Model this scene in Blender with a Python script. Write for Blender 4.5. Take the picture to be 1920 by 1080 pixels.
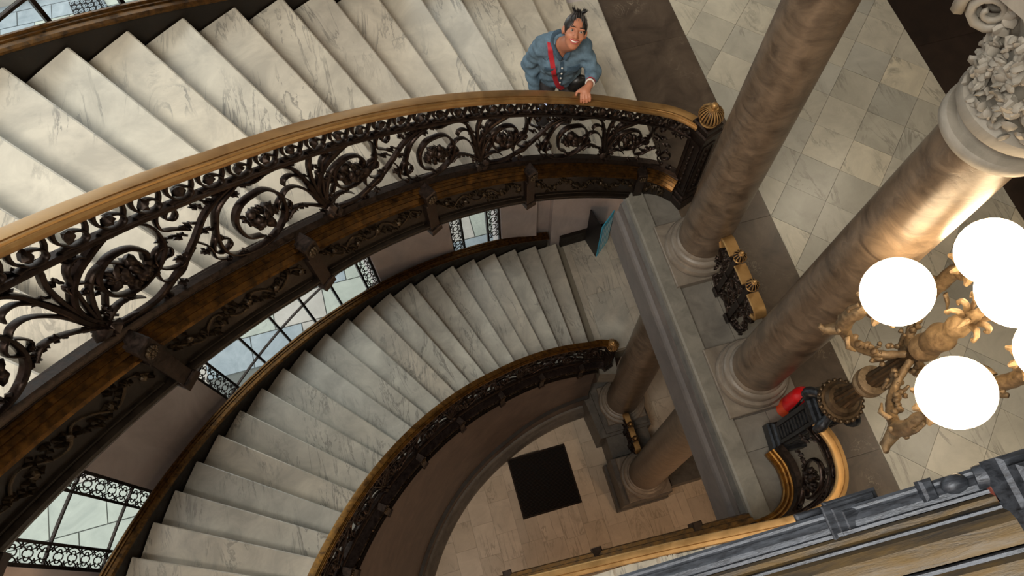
import bpy, math, random
import numpy as np
from mathutils import Vector, Matrix
random.seed(7); rng = np.random.default_rng(7)
for o in list(bpy.data.objects): bpy.data.objects.remove(o, do_unlink=True)
SC = bpy.context.scene
COL = SC.collection

# ---------------------------------------------------------------- camera, world, light, exposure
F_PX, NADIR, TH, CAM_Z = 1400.0, (980.4, 1128.16), -0.5110, 5.3
_d = np.array([NADIR[0]-960, NADIR[1]-540, F_PX]); _d /= np.linalg.norm(_d)
_a = np.array([1., 0, 0]); _a -= _d*(_a@_d); _a /= np.linalg.norm(_a)
_b = np.cross(-_d, _a); _t = TH-math.pi/4
_y = -(math.cos(_t)*_a+math.sin(_t)*_b); _x = np.cross(_y, -_d)
RW = np.stack([_x, _y, -_d])                      # image-axis frame (x right, y down, z forward) -> world
cam_d = bpy.data.cameras.new('camera'); cam = bpy.data.objects.new('camera', cam_d); COL.objects.link(cam)
M = Matrix.Identity(4)
for i in range(3):
    M[i][0], M[i][1], M[i][2] = RW[i][0], -RW[i][1], -RW[i][2]
M[2][3] = CAM_Z
cam.matrix_world = M
cam_d.sensor_fit = 'HORIZONTAL'; cam_d.sensor_width = 36.0; cam_d.lens = F_PX/1920*36
cam_d.clip_start = 0.02; cam_d.clip_end = 200
SC.camera = cam
SC.view_settings.view_transform = 'Standard'; SC.view_settings.look = 'None'
SC.view_settings.gamma = 1.0; SC.view_settings.use_curve_mapping = False
SC.view_settings.exposure = 0.0

world = bpy.data.worlds.new('sky'); SC.world = world; world.use_nodes = True
bg = world.node_tree.nodes['Background']; bg.inputs[0].default_value = (0.93, 0.96, 0.99, 1); bg.inputs[1].default_value = 2.7

def area_light(name, loc, size, power, col, rot=(0, 0, 0)):
    l = bpy.data.lights.new(name, 'AREA'); l.shape = 'DISK'; l.size = size; l.energy = power; l.color = col
    o = bpy.data.objects.new(name, l); o.location = loc; o.rotation_euler = rot; COL.objects.link(o); return o
area_light('skylight', (-2.2, -1.4, 8.9), 3.4, 640, (1.0, 0.94, 0.83), (math.radians(-10), math.radians(-12), 0))

# ---------------------------------------------------------------- materials
MATS = {}
def mat(name, build):
    if name in MATS: return MATS[name]
    m = bpy.data.materials.new(name); m.use_nodes = True
    nt = m.node_tree; b = nt.nodes['Principled BSDF']
    build(nt, b); MATS[name] = m; return m
def N(nt, t, **kw):
    n = nt.nodes.new(t)
    for k, v in kw.items():
        if hasattr(n, k): setattr(n, k, v)
        else: n.inputs[k].default_value = v
    return n
def L(nt, a, b): nt.links.new(a, b)
def rgb(h):     # sRGB 0..255 -> linear
    return tuple(((v/255)/12.92 if v/255 <= .04045 else ((v/255+.055)/1.055)**2.4) for v in h)+(1,)
def coords(nt, scale=1.0, rand=True):
    tc = N(nt, 'ShaderNodeTexCoord')
    mp = N(nt, 'ShaderNodeMapping'); mp.inputs['Scale'].default_value = (scale,)*3
    L(nt, tc.outputs['Object'], mp.inputs[0])
    if not rand: return mp.outputs[0], None
    oi = N(nt, 'ShaderNodeObjectInfo')
    mu = N(nt, 'ShaderNodeMath', operation='MULTIPLY'); mu.inputs[1].default_value = 53.0
    L(nt, oi.outputs['Random'], mu.inputs[0])
    ad = N(nt, 'ShaderNodeVectorMath', operation='ADD'); L(nt, mp.outputs[0], ad.inputs[0]); L(nt, mu.outputs[0], ad.inputs[1])
    return ad.outputs[0], oi.outputs['Random']
def ramp(nt, fac, stops):
    r = N(nt, 'ShaderNodeValToRGB'); e = r.color_ramp.elements
    while len(e) < len(stops): e.new(0.5)
    for el, (p, c) in zip(e, stops): el.position = p; el.color = c
    L(nt, fac, r.inputs[0]); return r.outputs[0]
def noise(nt, vec, scale, detail=5, rough=.6, dist=0.0):
    n = N(nt, 'ShaderNodeTexNoise'); n.inputs['Scale'].default_value = scale; n.inputs['Detail'].default_value = detail
    n.inputs['Roughness'].default_value = rough; n.inputs['Distortion'].default_value = dist
    L(nt, vec, n.inputs['Vector']); return n.outputs[0]
def mixc(nt, fac, a, b, mode='MIX'):
    m = N(nt, 'ShaderNodeMix', data_type='RGBA', blend_type=mode)
    for s, v in ((0, fac), (6, a), (7, b)):
        if hasattr(v, 'links'): L(nt, v, m.inputs[s])
        else: m.inputs[s].default_value = v
    return m.outputs[2]
def bump(nt, b, h, strength=.2, dist=.01):
    n = N(nt, 'ShaderNodeBump'); n.inputs['Strength'].default_value = strength; n.inputs['Distance'].default_value = dist
    L(nt, h, n.inputs['Height']); L(nt, n.outputs[0], b.inputs['Normal'])

def marble(name, cols, vein, rough=.35, vscale=5, veinamt=.75, cloud=.5):
    """cols: list of tones picked per piece; veins are thin dark lines from distorted noise"""
    def bld(nt, b):
        v, rnd = coords(nt, 1.0)
        base = ramp(nt, rnd, [(i/max(1, len(cols)-1), c) for i, c in enumerate(cols)]) if len(cols) > 1 else cols[0]
        cl = noise(nt, v, 3.2, 6, .65, .6)
        clr = ramp(nt, cl, [(.36, (0, 0, 0, 1)), (.66, (1, 1, 1, 1))])
        dk = mixc(nt, cloud, base, vein)
        c1 = mixc(nt, clr, dk, base)
        # thin veins
        w = N(nt, 'ShaderNodeMapping'); w.inputs['Rotation'].default_value = (0.4, .3, .7); w.inputs['Scale'].default_value = (1, .22, 1); L(nt, v, w.inputs[0])
        n1 = noise(nt, w.outputs[0], vscale, 7, .62, 1.1)
        vr = ramp(nt, n1, [(.465, (0, 0, 0, 1)), (.498, (1, 1, 1, 1)), (.502, (1, 1, 1, 1)), (.512, (0, 0, 0, 1))])
        n2 = noise(nt, v, 2.1, 3, .5)
        ga = ramp(nt, n2, [(.44, (0, 0, 0, 1)), (.62, (veinamt,)*3+(1,))])
        vf = mixc(nt, 1.0, vr, ga, 'MULTIPLY')
        vf2 = N(nt, 'ShaderNodeRGBToBW'); L(nt, vf, vf2.inputs[0])
        c2 = mixc(nt, vf2.outputs[0], c1, vein)
        L(nt, c2, b.inputs['Base Color']); b.inputs['Roughness'].default_value = rough
        bump(nt, b, n1, .05, .004)
    return mat(name, bld)
def stone(name, c1, c2, rough=.6, scale=6, bs=.25, streak=None, c3=None):
    def bld(nt, b):
        v, rnd = coords(nt, 1.0)
        if streak:
            mp = N(nt, 'ShaderNodeMapping'); mp.inputs['Scale'].default_value = streak; L(nt, v, mp.inputs[0]); v2 = mp.outputs[0]
        else: v2 = v
        n = noise(nt, v2, scale, 8, .68, .8)
        col = ramp(nt, n, [(.3, c1), (.7, c2)])
        if c3:
            n3 = noise(nt, v2, scale*2.3, 6, .6, 1.5)
            f = ramp(nt, n3, [(.485, (0, 0, 0, 1)), (.5, (.8,)*3+(1,)), (.515, (0, 0, 0, 1))])
            g = ramp(nt, noise(nt, v, scale*.5, 2), [(.55, (0, 0, 0, 1)), (.68, (1, 1, 1, 1))])
            ff = N(nt, 'ShaderNodeRGBToBW'); L(nt, mixc(nt, 1.0, f, g, 'MULTIPLY'), ff.inputs[0])
            col = mixc(nt, ff.outputs[0], col, c3)
        L(nt, col, b.inputs['Base Color']); b.inputs['Roughness'].default_value = rough
        bump(nt, b, n, bs, .006)
    return mat(name, bld)
def metal(name, c1, c2, rough=.4, metallic=1.0, scale=14, streak=None, bs=.2):
    def bld(nt, b):
        v, rnd = coords(nt, 1.0)
        if streak:
            mp = N(nt, 'ShaderNodeMapping'); mp.inputs['Scale'].default_value = streak; L(nt, v, mp.inputs[0]); v = mp.outputs[0]
        n = noise(nt, v, scale, 6, .65, .4)
        L(nt, ramp(nt, n, [(.32, c1), (.68, c2)]), b.inputs['Base Color'])
        rr = ramp(nt, n, [(.3, (rough*.75,)*3+(1,)), (.7, (min(1, rough*1.3),)*3+(1,))])
        L(nt, rr, b.inputs['Roughness']); b.inputs['Metallic'].default_value = metallic
        bump(nt, b, n, bs, .004)
    return mat(name, bld)
def plain(name, c, rough=.5, metallic=0.0, nscale=0, namt=.15):
    def bld(nt, b):
        if nscale:
            v, rnd = coords(nt, 1.0); n = noise(nt, v, nscale, 5)
            c0 = tuple(x*(1-namt) for x in c[:3])+(1,); c1 = tuple(min(1, x*(1+namt)) for x in c[:3])+(1,)
            L(nt, ramp(nt, n, [(.3, c0), (.7, c1)]), b.inputs['Base Color'])
        else: b.inputs['Base Color'].default_value = c
        b.inputs['Roughness'].default_value = rough; b.inputs['Metallic'].default_value = metallic
    return mat(name, bld)

m_step = marble('white_marble', [rgb((226, 222, 208)), rgb((214, 208, 192)), rgb((222, 214, 196)), rgb((206, 202, 190))], rgb((132, 129, 122)), .36, 5.2, .85, .46)
m_steplow = marble('aged_marble', [rgb((216, 212, 198)), rgb((196, 190, 176)), rgb((212, 202, 184)), rgb((190, 188, 178))], rgb((122, 118, 110)), .38, 5.2, .8, .46)
m_tile = marble('gallery_marble', [rgb((206, 196, 172)), rgb((184, 180, 166)), rgb((166, 163, 150)), rgb((192, 185, 166)), rgb((150, 148, 137)), rgb((200, 192, 172)), rgb((176, 172, 158))], rgb((122, 118, 106)), .3, 3.0, .7, .4)
m_pit = marble('pit_marble', [rgb((205, 192, 172)), rgb((190, 178, 160)), rgb((210, 198, 180)), rgb((184, 174, 158))], rgb((130, 118, 100)), .4, 3.5, .6, .3)
m_grout = plain('grout', rgb((140, 132, 116)), .8)
m_grout2 = plain('gallery_joint', rgb((156, 149, 132)), .8)
m_joint = plain('courtyard_joint', rgb((96, 98, 94)), .9)
m_band = stone('brown_marble', rgb((58, 48, 40)), rgb((98, 84, 70)), .3, 3.2, .06, None, rgb((190, 175, 150)))
m_banddark = stone('dark_marble', rgb((30, 24, 19)), rgb((54, 42, 34)), .3, 3.2, .06)
m_col = stone('column_marble', rgb((60, 50, 41)), rgb((114, 98, 81)), .34, 6.5, .5, (1, 1, 1.7))
m_colbase = stone('column_base_stone', rgb((92, 84, 75)), rgb((130, 121, 109)), .42, 6, .12)
m_capital = stone('capital_plaster', rgb((112, 108, 99)), rgb((146, 140, 129)), .6, 6, .1)
m_ledge = stone('grey_stone', rgb((96, 94, 87)), rgb((128, 125, 116)), .5, 7, .2)
m_fascia = stone('purple_grey_stone', rgb((82, 76, 73)), rgb((106, 98, 93)), .5, 5, .12)
m_ledge3 = stone('worn_grey_stone', rgb((92, 88, 82)), rgb((122, 118, 110)), .5, 5, .15)
m_ledge2 = stone('dark_grey_stone', rgb((62, 59, 55)), rgb((98, 94, 88)), .5, 6, .15)
m_pier = stone('mauve_stone', rgb((184, 173, 170)), rgb((214, 203, 199)), .5, 3, .05, (1, 1, .4))
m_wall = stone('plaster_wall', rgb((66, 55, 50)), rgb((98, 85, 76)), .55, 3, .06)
m_iron = metal('wrought_iron', rgb((26, 20, 18)), rgb((60, 47, 41)), .34, .85, 30, None, .3)
m_leaf = metal('cast_iron_leaf', rgb((24, 19, 16)), rgb((62, 49, 42)), .42, .75, 40, None, .3)
m_brass = metal('polished_brass', rgb((158, 122, 74)), rgb((186, 148, 96)), .42, .72, 9, None, .05)
m_brassold = metal('aged_brass', rgb((70, 46, 18)), rgb((150, 106, 46)), .4, .8, 20, (1, 1, 1), .3)
m_string = metal('bronze_moulding', rgb((46, 31, 14)), rgb((112, 76, 32)), .38, .8, 24, None, .2)
m_dark = metal('dark_bronze', rgb((22, 16, 11)), rgb((40, 31, 22)), .5, .4, 16, None, .2)
m_relief = metal('bronze_foliage', rgb((36, 28, 19)), rgb((78, 63, 43)), .45, .6, 30, None, .2)
m_lampb = metal('lamp_bronze', rgb((88, 72, 52)), rgb((142, 121, 92)), .5, .4, 34, None, .5)
m_lampiron = metal('lamp_iron', rgb((30, 31, 34)), rgb((72, 75, 80)), .34, .8, 30, None, .3)
m_lowstring = metal('dull_purple_bronze', rgb((34, 28, 27)), rgb((74, 64, 62)), .4, .7, 20, None, .2)
m_lampd = metal('lamp_dark_bronze', rgb((52, 40, 28)), rgb((96, 78, 56)), .42, .7, 20, None, .25)
m_nearstring = metal('streaked_bronze', rgb((46, 45, 44)), rgb((90, 72, 40)), .5, .5, 5, (1.0, 14, 4), .35)  # grey to brown bronze, streaked by stretched noise
m_redrust = plain('worn_red_paint', rgb((96, 48, 40)), .5, 0, 40, .3)
m_neardark = metal('blue_sheen_bronze', rgb((34, 37, 43)), rgb((78, 84, 94)), .42, .5, 12, (1.5, 10, 4), .35)  # bronze with its bluish specular put into the base colour
m_pave = stone('courtyard_paving', rgb((142, 147, 138)), rgb((174, 177, 165)), .7, 1.6, .08, None, rgb((110, 112, 108)))
m_pavew = stone('courtyard_warm_paving', rgb((152, 146, 138)), rgb((178, 171, 162)), .7, 1.6, .08)
m_paveb = stone('courtyard_slate', rgb((120, 130, 136)), rgb((152, 160, 164)), .7, 2.5, .08)
m_red = plain('extinguisher_red', rgb((206, 24, 30)), .3)
m_orange = plain('extinguisher_orange', rgb((240, 82, 34)), .35)
m_black = plain('black_plastic', rgb((18, 17, 17)), .4)
m_white = plain('white_label', rgb((225, 222, 214)), .5)
m_denim = plain('denim', rgb((92, 116, 134)), .85, 0, 22, .34)
m_denimd = plain('denim_seam', rgb((58, 80, 98)), .85, 0, 40, .3)
m_skin = plain('skin', rgb((180, 120, 92)), .5, 0, 12, .06)
m_hair = plain('hair', rgb((26, 22, 21)), .4, 0, 60, .4)
m_hairg = plain('hair_greying', rgb((92, 86, 82)), .5, 0, 60, .4)
m_strap = plain('red_strap', rgb((184, 40, 52)), .6)
m_pants = plain('grey_trousers', rgb((84, 82, 86)), .85, 0, 30, .2)
m_lip = plain('lips', rgb((176, 84, 76)), .45)
m_eye = plain('eye_white', rgb((176, 164, 154)), .35)
m_iris = plain('iris', rgb((34, 22, 16)), .2)
m_teeth = plain('teeth', rgb((238, 232, 222)), .3)
m_blue = plain('printed_blue', rgb((70, 190, 235)), .5)
m_bluelight = plain('printed_pale_blue', rgb((215, 240, 248)), .5)
m_print = plain('printed_dark', rgb((22, 20, 24)), .5)
m_printskin = plain('printed_tan', rgb((150, 116, 98)), .5)
m_grate = metal('grate_iron', rgb((20, 14, 10)), rgb((52, 38, 26)), .55, .6, 20)
m_flatblack = plain('flat_black', rgb((4, 3, 3)), .9)  # near-black: unlit depth under the grate, dark ground of the carved panel
def emis(name, c, s):
    def bld(nt, b):
        b.inputs['Base Color'].default_value = (.9, .88, .82, 1); b.inputs['Emission Color'].default_value = c; b.inputs['Emission Strength'].default_value = s
    return mat(name, bld)
m_globe = emis('lit_glass_globe', (1.0, .73, .43, 1), 15.0)
m_phone = emis('phone_screen', (.55, .68, 1.0, 1), 1.2)
def glass_b(nt, b):
    tr = N(nt, 'ShaderNodeBsdfTransparent'); tr.inputs[0].default_value = (.93, .95, .93, 1)
    gl = N(nt, 'ShaderNodeBsdfGlossy'); gl.inputs['Roughness'].default_value = .05
    mx = N(nt, 'ShaderNodeMixShader'); mx.inputs[0].default_value = .05
    L(nt, tr.outputs[0], mx.inputs[1]); L(nt, gl.outputs[0], mx.inputs[2]); L(nt, mx.outputs[0], nt.nodes['Material Output'].inputs[0])
m_glass = mat('window_glass', glass_b)

# ---------------------------------------------------------------- mesh helpers
def unit(v):
    v = np.asarray(v, float); n = np.linalg.norm(v); return v/n if n > 1e-12 else v
class MB:
    def __init__(s): s.v = []; s.f = []; s.mi = []
    def add(s, verts, faces, mi=0):
        o = len(s.v); s.v.extend([tuple(map(float, p)) for p in verts])
        s.f.extend([tuple(i+o for i in f) for f in faces]); s.mi.extend([mi]*len(faces)); return s
    def prism(s, poly, z0, z1, mi=0):
        n = len(poly); v = [(p[0], p[1], z0) for p in poly]+[(p[0], p[1], z1) for p in poly]
        return s.add(v, [tuple(range(n-1, -1, -1)), tuple(range(n, 2*n))]+[(i, (i+1) % n, n+(i+1) % n, n+i) for i in range(n)], mi)
    def box(s, c, sz, rz=0, mi=0, bev=0):
        x, y, z = [q/2 for q in sz]; ca, sa = math.cos(rz), math.sin(rz)
        if bev:
            b = bev; lay = [(-z, b), (-z+b, 0), (z-b, 0), (z, b)]; v = []
            for zz, i in lay: v += [(sx*(x-i), sy*(y-i), zz) for sx, sy in ((-1, -1), (1, -1), (1, 1), (-1, 1))]
            f = [(3, 2, 1, 0), (12, 13, 14, 15)]+[(l*4+k, l*4+(k+1) % 4, l*4+4+(k+1) % 4, l*4+4+k) for l in range(3) for k in range(4)]
        else:
            v = [(sx*x, sy*y, sz_*z) for sz_ in (-1, 1) for sx, sy in ((-1, -1), (1, -1), (1, 1), (-1, 1))]
            f = [(3, 2, 1, 0), (4, 5, 6, 7)]+[(k, (k+1) % 4, 4+(k+1) % 4, 4+k) for k in range(4)]
        return s.add([(c[0]+a*ca-b2*sa, c[1]+a*sa+b2*ca, c[2]+w) for a, b2, w in v], f, mi)
    def lathe(s, prof, c, n=24, axis=(0, 0, 1), flute=0, fl=0.0, mi=0, cap=True):
        ax = unit(axis); h = unit(np.cross(ax, (0, 1, 0) if abs(ax[1]) < .9 else (1, 0, 0))); k = np.cross(ax, h); c = np.asarray(c, float)
        v = []
        for r, z in prof:
            for i in range(n):
                a = 2*math.pi*i/n; rr = r*(1+(fl*(1 if i % 2 else -1) if flute else 0))
                v.append(c+ax*z+h*rr*math.cos(a)+k*rr*math.sin(a))
        m = len(prof); f = [(j*n+i, j*n+(i+1) % n, (j+1)*n+(i+1) % n, (j+1)*n+i) for j in range(m-1) for i in range(n)]
        if cap: f += [tuple(range(n-1, -1, -1)), tuple((m-1)*n+i for i in range(n))]
        return s.add(v, f, mi)
    def tube(s, pts, rad, n=8, mi=0, flat=1.0, up=None):
        P = [np.asarray(p, float) for p in pts]; m = len(P)
        R_ = rad if hasattr(rad, '__len__') else [rad]*m; v = []; prev = None
        for i in range(m):
            t = unit(P[min(i+1, m-1)]-P[max(i-1, 0)])
            if prev is None:
                u0 = np.asarray(up, float) if up is not None else (np.array([0, 0, 1.]) if abs(t[2]) < .9 else np.array([1., 0, 0])); prev = u0
            a = unit(prev-t*(prev@t)); b = np.cross(t, a); prev = a
            for j in range(n):
                w = 2*math.pi*(j+.5)/n; v.append(P[i]+a*R_[i]*math.cos(w)*flat+b*R_[i]*math.sin(w))
        f = [(i*n+j, i*n+(j+1) % n, (i+1)*n+(j+1) % n, (i+1)*n+j) for i in range(m-1) for j in range(n)]
        f += [tuple(range(n-1, -1, -1)), tuple((m-1)*n+j for j in range(n))]
        return s.add(v, f, mi)
    def ell(s, c, r, nu=10, nv=6, rot=None, mi=0, lump=0.0):
        v = []; r = np.asarray(r, float) if hasattr(r, '__len__') else np.array([r]*3)
        Mx = np.array(rot) if rot is not None else np.eye(3)
        for j in range(nv+1):
            th = math.pi*j/nv
            for i in range(nu):
                ph = 2*math.pi*i/nu
                p = np.array([math.sin(th)*math.cos(ph), math.sin(th)*math.sin(ph), math.cos(th)])
                k = 1+lump*(random.random()-.5) if 0 < j < nv else 1
                v.append(np.asarray(c)+Mx@(p*r*k))
        f = []
        for j in range(nv):
            for i in range(nu):
                q = (j*nu+i, j*nu+(i+1) % nu, (j+1)*nu+(i+1) % nu, (j+1)*nu+i)
                if j == 0: q = (q[0], q[2], q[3])
                elif j == nv-1: q = (q[0], q[1], q[2])
                f.append(q)
        return s.add(v, f, mi)
    def sweep(s, frames, prof, closed=True, mi=0, cap=True):
        """frames: list of functions/tuples (origin, e1, e2); prof list of (a,b)"""
        n = len(prof); v = []
        for o, e1, e2 in frames:
            for a, b in prof: v.append(np.asarray(o)+np.asarray(e1)*a+np.asarray(e2)*b)
        m = len(frames); lim = n if closed else n-1
        f = [(i*n+j, i*n+(j+1) % n, (i+1)*n+(j+1) % n, (i+1)*n+j) for i in range(m-1) for j in range(lim)]
        if closed and cap: f += [tuple(range(n-1, -1, -1)), tuple((m-1)*n+j for j in range(n))]
        return s.add(v, f, mi)
    def build(s, name, mats, parent=None, smooth=False, label=None, cat=None, group=None, kind=None, ploc=None):
        me = bpy.data.meshes.new(name)
        V = np.array(s.v); lo = V.min(0); hi = V.max(0); o = np.array([(lo[0]+hi[0])/2, (lo[1]+hi[1])/2, lo[2]])
        me.from_pydata([tuple(p) for p in (V-o)], [], s.f)
        if not isinstance(mats, (list, tuple)): mats = [mats]
        for m_ in mats: me.materials.append(m_)
        if len(mats) > 1: me.polygons.foreach_set('material_index', s.mi)
        if smooth is True: me.polygons.foreach_set('use_smooth', [True]*len(me.polygons))
        me.update()
        ob = bpy.data.objects.new(name, me); COL.objects.link(ob)
        if parent is not None:
            ob.parent = parent; o = o-wloc(parent)
        ob.location = o
        if smooth == 'auto': auto_smooth(me)
        tag(ob, label, cat, group, kind); return ob
def wloc(o):
    l = np.zeros(3)
    while o is not None: l = l+np.array(o.location); o = o.parent
    return l
def auto_smooth(me, ang=40):
    import bmesh
    bm = bmesh.new(); bm.from_mesh(me); bmesh.ops.recalc_face_normals(bm, faces=bm.faces)
    for f in bm.faces: f.smooth = True
    ca = math.radians(ang)
    for e in bm.edges:
        if len(e.link_faces) != 2 or e.calc_face_angle(0) > ca: e.smooth = False
    bm.to_mesh(me); bm.free()
def tag(o, label=None, cat=None, group=None, kind=None):
    if label: o['label'] = label
    if cat: o['category'] = cat
    if group: o['group'] = group
    if kind: o['kind'] = kind
    return o
def empty(name, loc, label=None, cat=None, group=None, kind=None):
    o = bpy.data.objects.new(name, None); o.empty_display_size = .1; o.location = loc; COL.objects.link(o)
    return tag(o, label, cat, group, kind)
def catmull(P, n=6):
    P = [np.asarray(p, float) for p in P]; Q = [2*P[0]-P[1]]+P+[2*P[-1]-P[-2]]; out = []
    for i in range(1, len(Q)-2):
        for j in range(n):
            t = j/n; a, b, c_, d = Q[i-1], Q[i], Q[i+1], Q[i+2]
            out.append(.5*((2*b)+(c_-a)*t+(2*a-5*b+4*c_-d)*t*t+(3*b-a-3*c_+d)*t**3))
    out.append(P[-1]); return out
def clip_poly(poly, ax, val, keep_greater):
    out = []
    for i in range(len(poly)):
        a, b = poly[i], poly[(i+1) % len(poly)]
        ia = (a[ax] >= val) == keep_greater or a[ax] == val; ib = (b[ax] >= val) == keep_greater or b[ax] == val
        if ia: out.append(a)
        if ia != ib:
            t = (val-a[ax])/(b[ax]-a[ax]); out.append((a[0]+(b[0]-a[0])*t, a[1]+(b[1]-a[1])*t))
    return out
def inset(poly, d):
    cx = sum(p[0] for p in poly)/len(poly); cy = sum(p[1] for p in poly)/len(poly); n = len(poly); out = []
    A = sum(poly[i][0]*poly[(i+1) % n][1]-poly[(i+1) % n][0]*poly[i][1] for i in range(n)); sg = 1 if A > 0 else -1
    for i in range(n):
        p0, p1, p2 = np.array(poly[i-1]), np.array(poly[i]), np.array(poly[(i+1) % n])
        e1, e2 = unit(p1-p0), unit(p2-p1); n1 = np.array([-e1[1], e1[0]])*sg; n2 = np.array([-e2[1], e2[0]])*sg
        w = n1+n2; k = d*2/max(.3, w@w); out.append(tuple(p1+w*k))
    return out

# ---------------------------------------------------------------- plan of the stair well
CX, CY, RISE = 1.69, -0.94, 0.16
Z_LAND, Z_PIT = -4.8, -7.2
def pol(r, a): return np.array([CX+r*math.cos(math.radians(a)), CY+r*math.sin(math.radians(a))])
def pitch(a): return RISE*(1+(a-88)/3.4)
def rinU(a): return 3.525+max(0, 132-a)*.0034
def rinL(a): return 3.51+max(0, 112-a)*.003
def routU(a): return 5.43+.11*min(1, max(0, 118-a)/14)
def routL(a): return 5.285+.0000575*max(0, 150-a)**2
def aoU(k): return 83.31+3.398*k+.0005*k*k
def aiU(k): return 81.96+3.734*k-.009*k*k
def aoL(k): return 85.28+3.369*k-.001*k*k
def aiL(k): return 84.69+3.448*k-.004*k*k

def helix(a0, a1, rf, zb, n=60):
    out = []
    for i in range(n+1):
        a = a0+(a1-a0)*i/n; p = pol(rf(a), a); e = np.array([math.cos(math.radians(a)), math.sin(math.radians(a)), 0])
        out.append((np.array([p[0], p[1], zb+pitch(a)]), e, np.array([0, 0, 1.])))
    return out

# ---------------------------------------------------------------- setting: floors
def tiles(parent, polys, z, th, m, name='tile', mats=None):
    for i, p in enumerate(polys):
        q = inset(p, .0012)
        MB().prism(q, z-th, z+random.uniform(-.0008, .0008), 0).build(name, m if mats is None else mats(i), parent)
# lower floor
fl = MB().prism([tuple(pol(5.6, a)) for a in range(88, 276, 6)]+[(7.5, -6.5), (7.5, 4.6)], Z_PIT-.3, Z_PIT-.03).build('floor', m_grout, kind='structure', label='pale stone slab floor at the bottom of the stairwell')
polys = []; random.seed(3)
GX0, GX1, GY0, GY1 = .345, 1.335, 1.165, 2.155
col = 0; x = -2.55
while x < 4.6:
    w = .345; y = -1.2-random.random()*.4
    while y < 3.4:
        ln = random.choice((.42, .46, .5, .38)); p = [(x, y), (x+w, y), (x+w, y+ln), (x, y+ln)]
        cx, cy = x+w/2, y+ln/2; rr = math.hypot(cx-CX, cy-CY)
        if rr < 3.65 or cx > 1.4:
            if not (x+w <= GX0 or x >= GX1 or y+ln <= GY0 or y >= GY1):   # trim round the grate
                for q in ((clip_poly(p, 0, GX0, False)), (clip_poly(p, 0, GX1, True)), (clip_poly(clip_poly(clip_poly(p, 0, GX0, True), 0, GX1, False), 1, GY0, False)), (clip_poly(clip_poly(clip_poly(p, 0, GX0, True), 0, GX1, False), 1, GY1, True))):
                    if len(q) >= 3 and max(a[0] for a in q)-min(a[0] for a in q) > .02 and max(a[1] for a in q)-min(a[1] for a in q) > .02: polys.append(q)
            else: polys.append(p)
        y += ln
    x += w
tiles(fl, polys, Z_PIT, .03, m_pit)
# floor grate
g = empty('floor_grate', ((GX0+GX1)/2, (GY0+GY1)/2, Z_PIT-.03), 'black square iron floor grate sunk in the pale slabs', 'grate')
MB().box(((GX0+GX1)/2, (GY0+GY1)/2, Z_PIT-.022), (GX1-GX0, GY1-GY0, .008)).build('shaft', m_flatblack, g)  # flat black plate standing in for the unlit depth under the slats
fr = MB()
for cx, cy, sx, sy in ((GX0+.012, (GY0+GY1)/2, .024, GY1-GY0), (GX1-.012, (GY0+GY1)/2, .024, GY1-GY0), ((GX0+GX1)/2, GY0+.012, GX1-GX0-.05, .024), ((GX0+GX1)/2, GY1-.012, GX1-GX0-.05, .024)): fr.box((cx, cy, Z_PIT-.008), (sx, sy, .02))
fr.build('frame', m_grate, g)
sl = MB()
for i in range(46):
    y = GY0+.03+i*(GY1-GY0-.06)/45; sl.box(((GX0+GX1)/2, y, Z_PIT-.010), (GX1-GX0-.05, .006, .016))
sl.build('slats', m_grate, g, kind='stuff')
# landing at the foot of the lower flight
ld = MB().prism([(1.80, 2.78), (4.5, 2.78), (4.5, 5.6), (1.60, 5.6)], Z_LAND-.35, Z_LAND-.03).build('floor', m_grout, kind='structure', label='marble landing at the foot of the lower flight')
LP = []
for (x0, x1) in ((1.93, 2.03), (2.03, 2.55), (2.55, 3.1), (3.1, 3.7)):
    y = 2.80
    for ln in ((.9, .95, .95) if x0 > 2 and x0 < 2.2 else (.55, .8, .7, .7) if x0 > 2.2 else (2.7,)):
        LP.append([(x0, y), (x1, y), (x1, y+ln), (x0, y+ln)]); y += ln
tiles(ld, LP, Z_LAND, .03, m_steplow, 'slab')
# gallery floor
gf = MB().prism([(1.78, -2.2), (9, -2.2), (9, 8.5), (1.97, 8.5), (1.97, 2.74), (1.78, 2.74)], -.72, -.03).build('floor', m_grout2, kind='structure', label='patterned marble floor of the gallery')
T = .334; o0 = np.array([3.40, 2.90]); ea = np.array([1, -1])/math.sqrt(2)*T; eb = np.array([-1, -1])/math.sqrt(2)*T
random.seed(11); polys = []
for i in range(-24, 25):
    for j in range(-24, 25):
        p = [tuple(o0+ea*(i+a)+eb*(j+b)) for a, b in ((0, 0), (1, 0), (1, 1), (0, 1))]
        p = clip_poly(p, 0, 2.69, True)
        if len(p) > 2: p = clip_poly(p, 0, 4.59, False)
        if len(p) > 2: p = clip_poly(p, 1, 5.4, False)
        if len(p) > 2: p = clip_poly(p, 1, -1.6, True)
        if len(p) > 2:
            A = abs(sum(p[n][0]*p[(n+1) % len(p)][1]-p[(n+1) % len(p)][0]*p[n][1] for n in range(len(p))))/2
            if A > .004: polys.append(p)
tiles(gf, polys, 0, .03, m_tile)
bandp = []
ys = [-1.6, -.62, .27, 1.18, 2.2, 3.1, 4.1, 5.4]
for y0, y1 in zip(ys[:-1], ys[1:]): bandp.append([(2.28 if y1 < 2.9 else 2.0, y0), (2.69, y0), (2.69, y1), (2.28 if y1 < 2.9 else 2.0, y1)])
tiles(gf, bandp, 0, .03, m_band, 'slab')
tiles(gf, [[(4.59, y), (5.5, y), (5.5, y+1.15), (4.59, y+1.15)] for y in (-1.2, -.05, 1.1, 2.25, 3.4, 4.55)], 0, .03, m_banddark, 'slab')
strip = []
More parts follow.
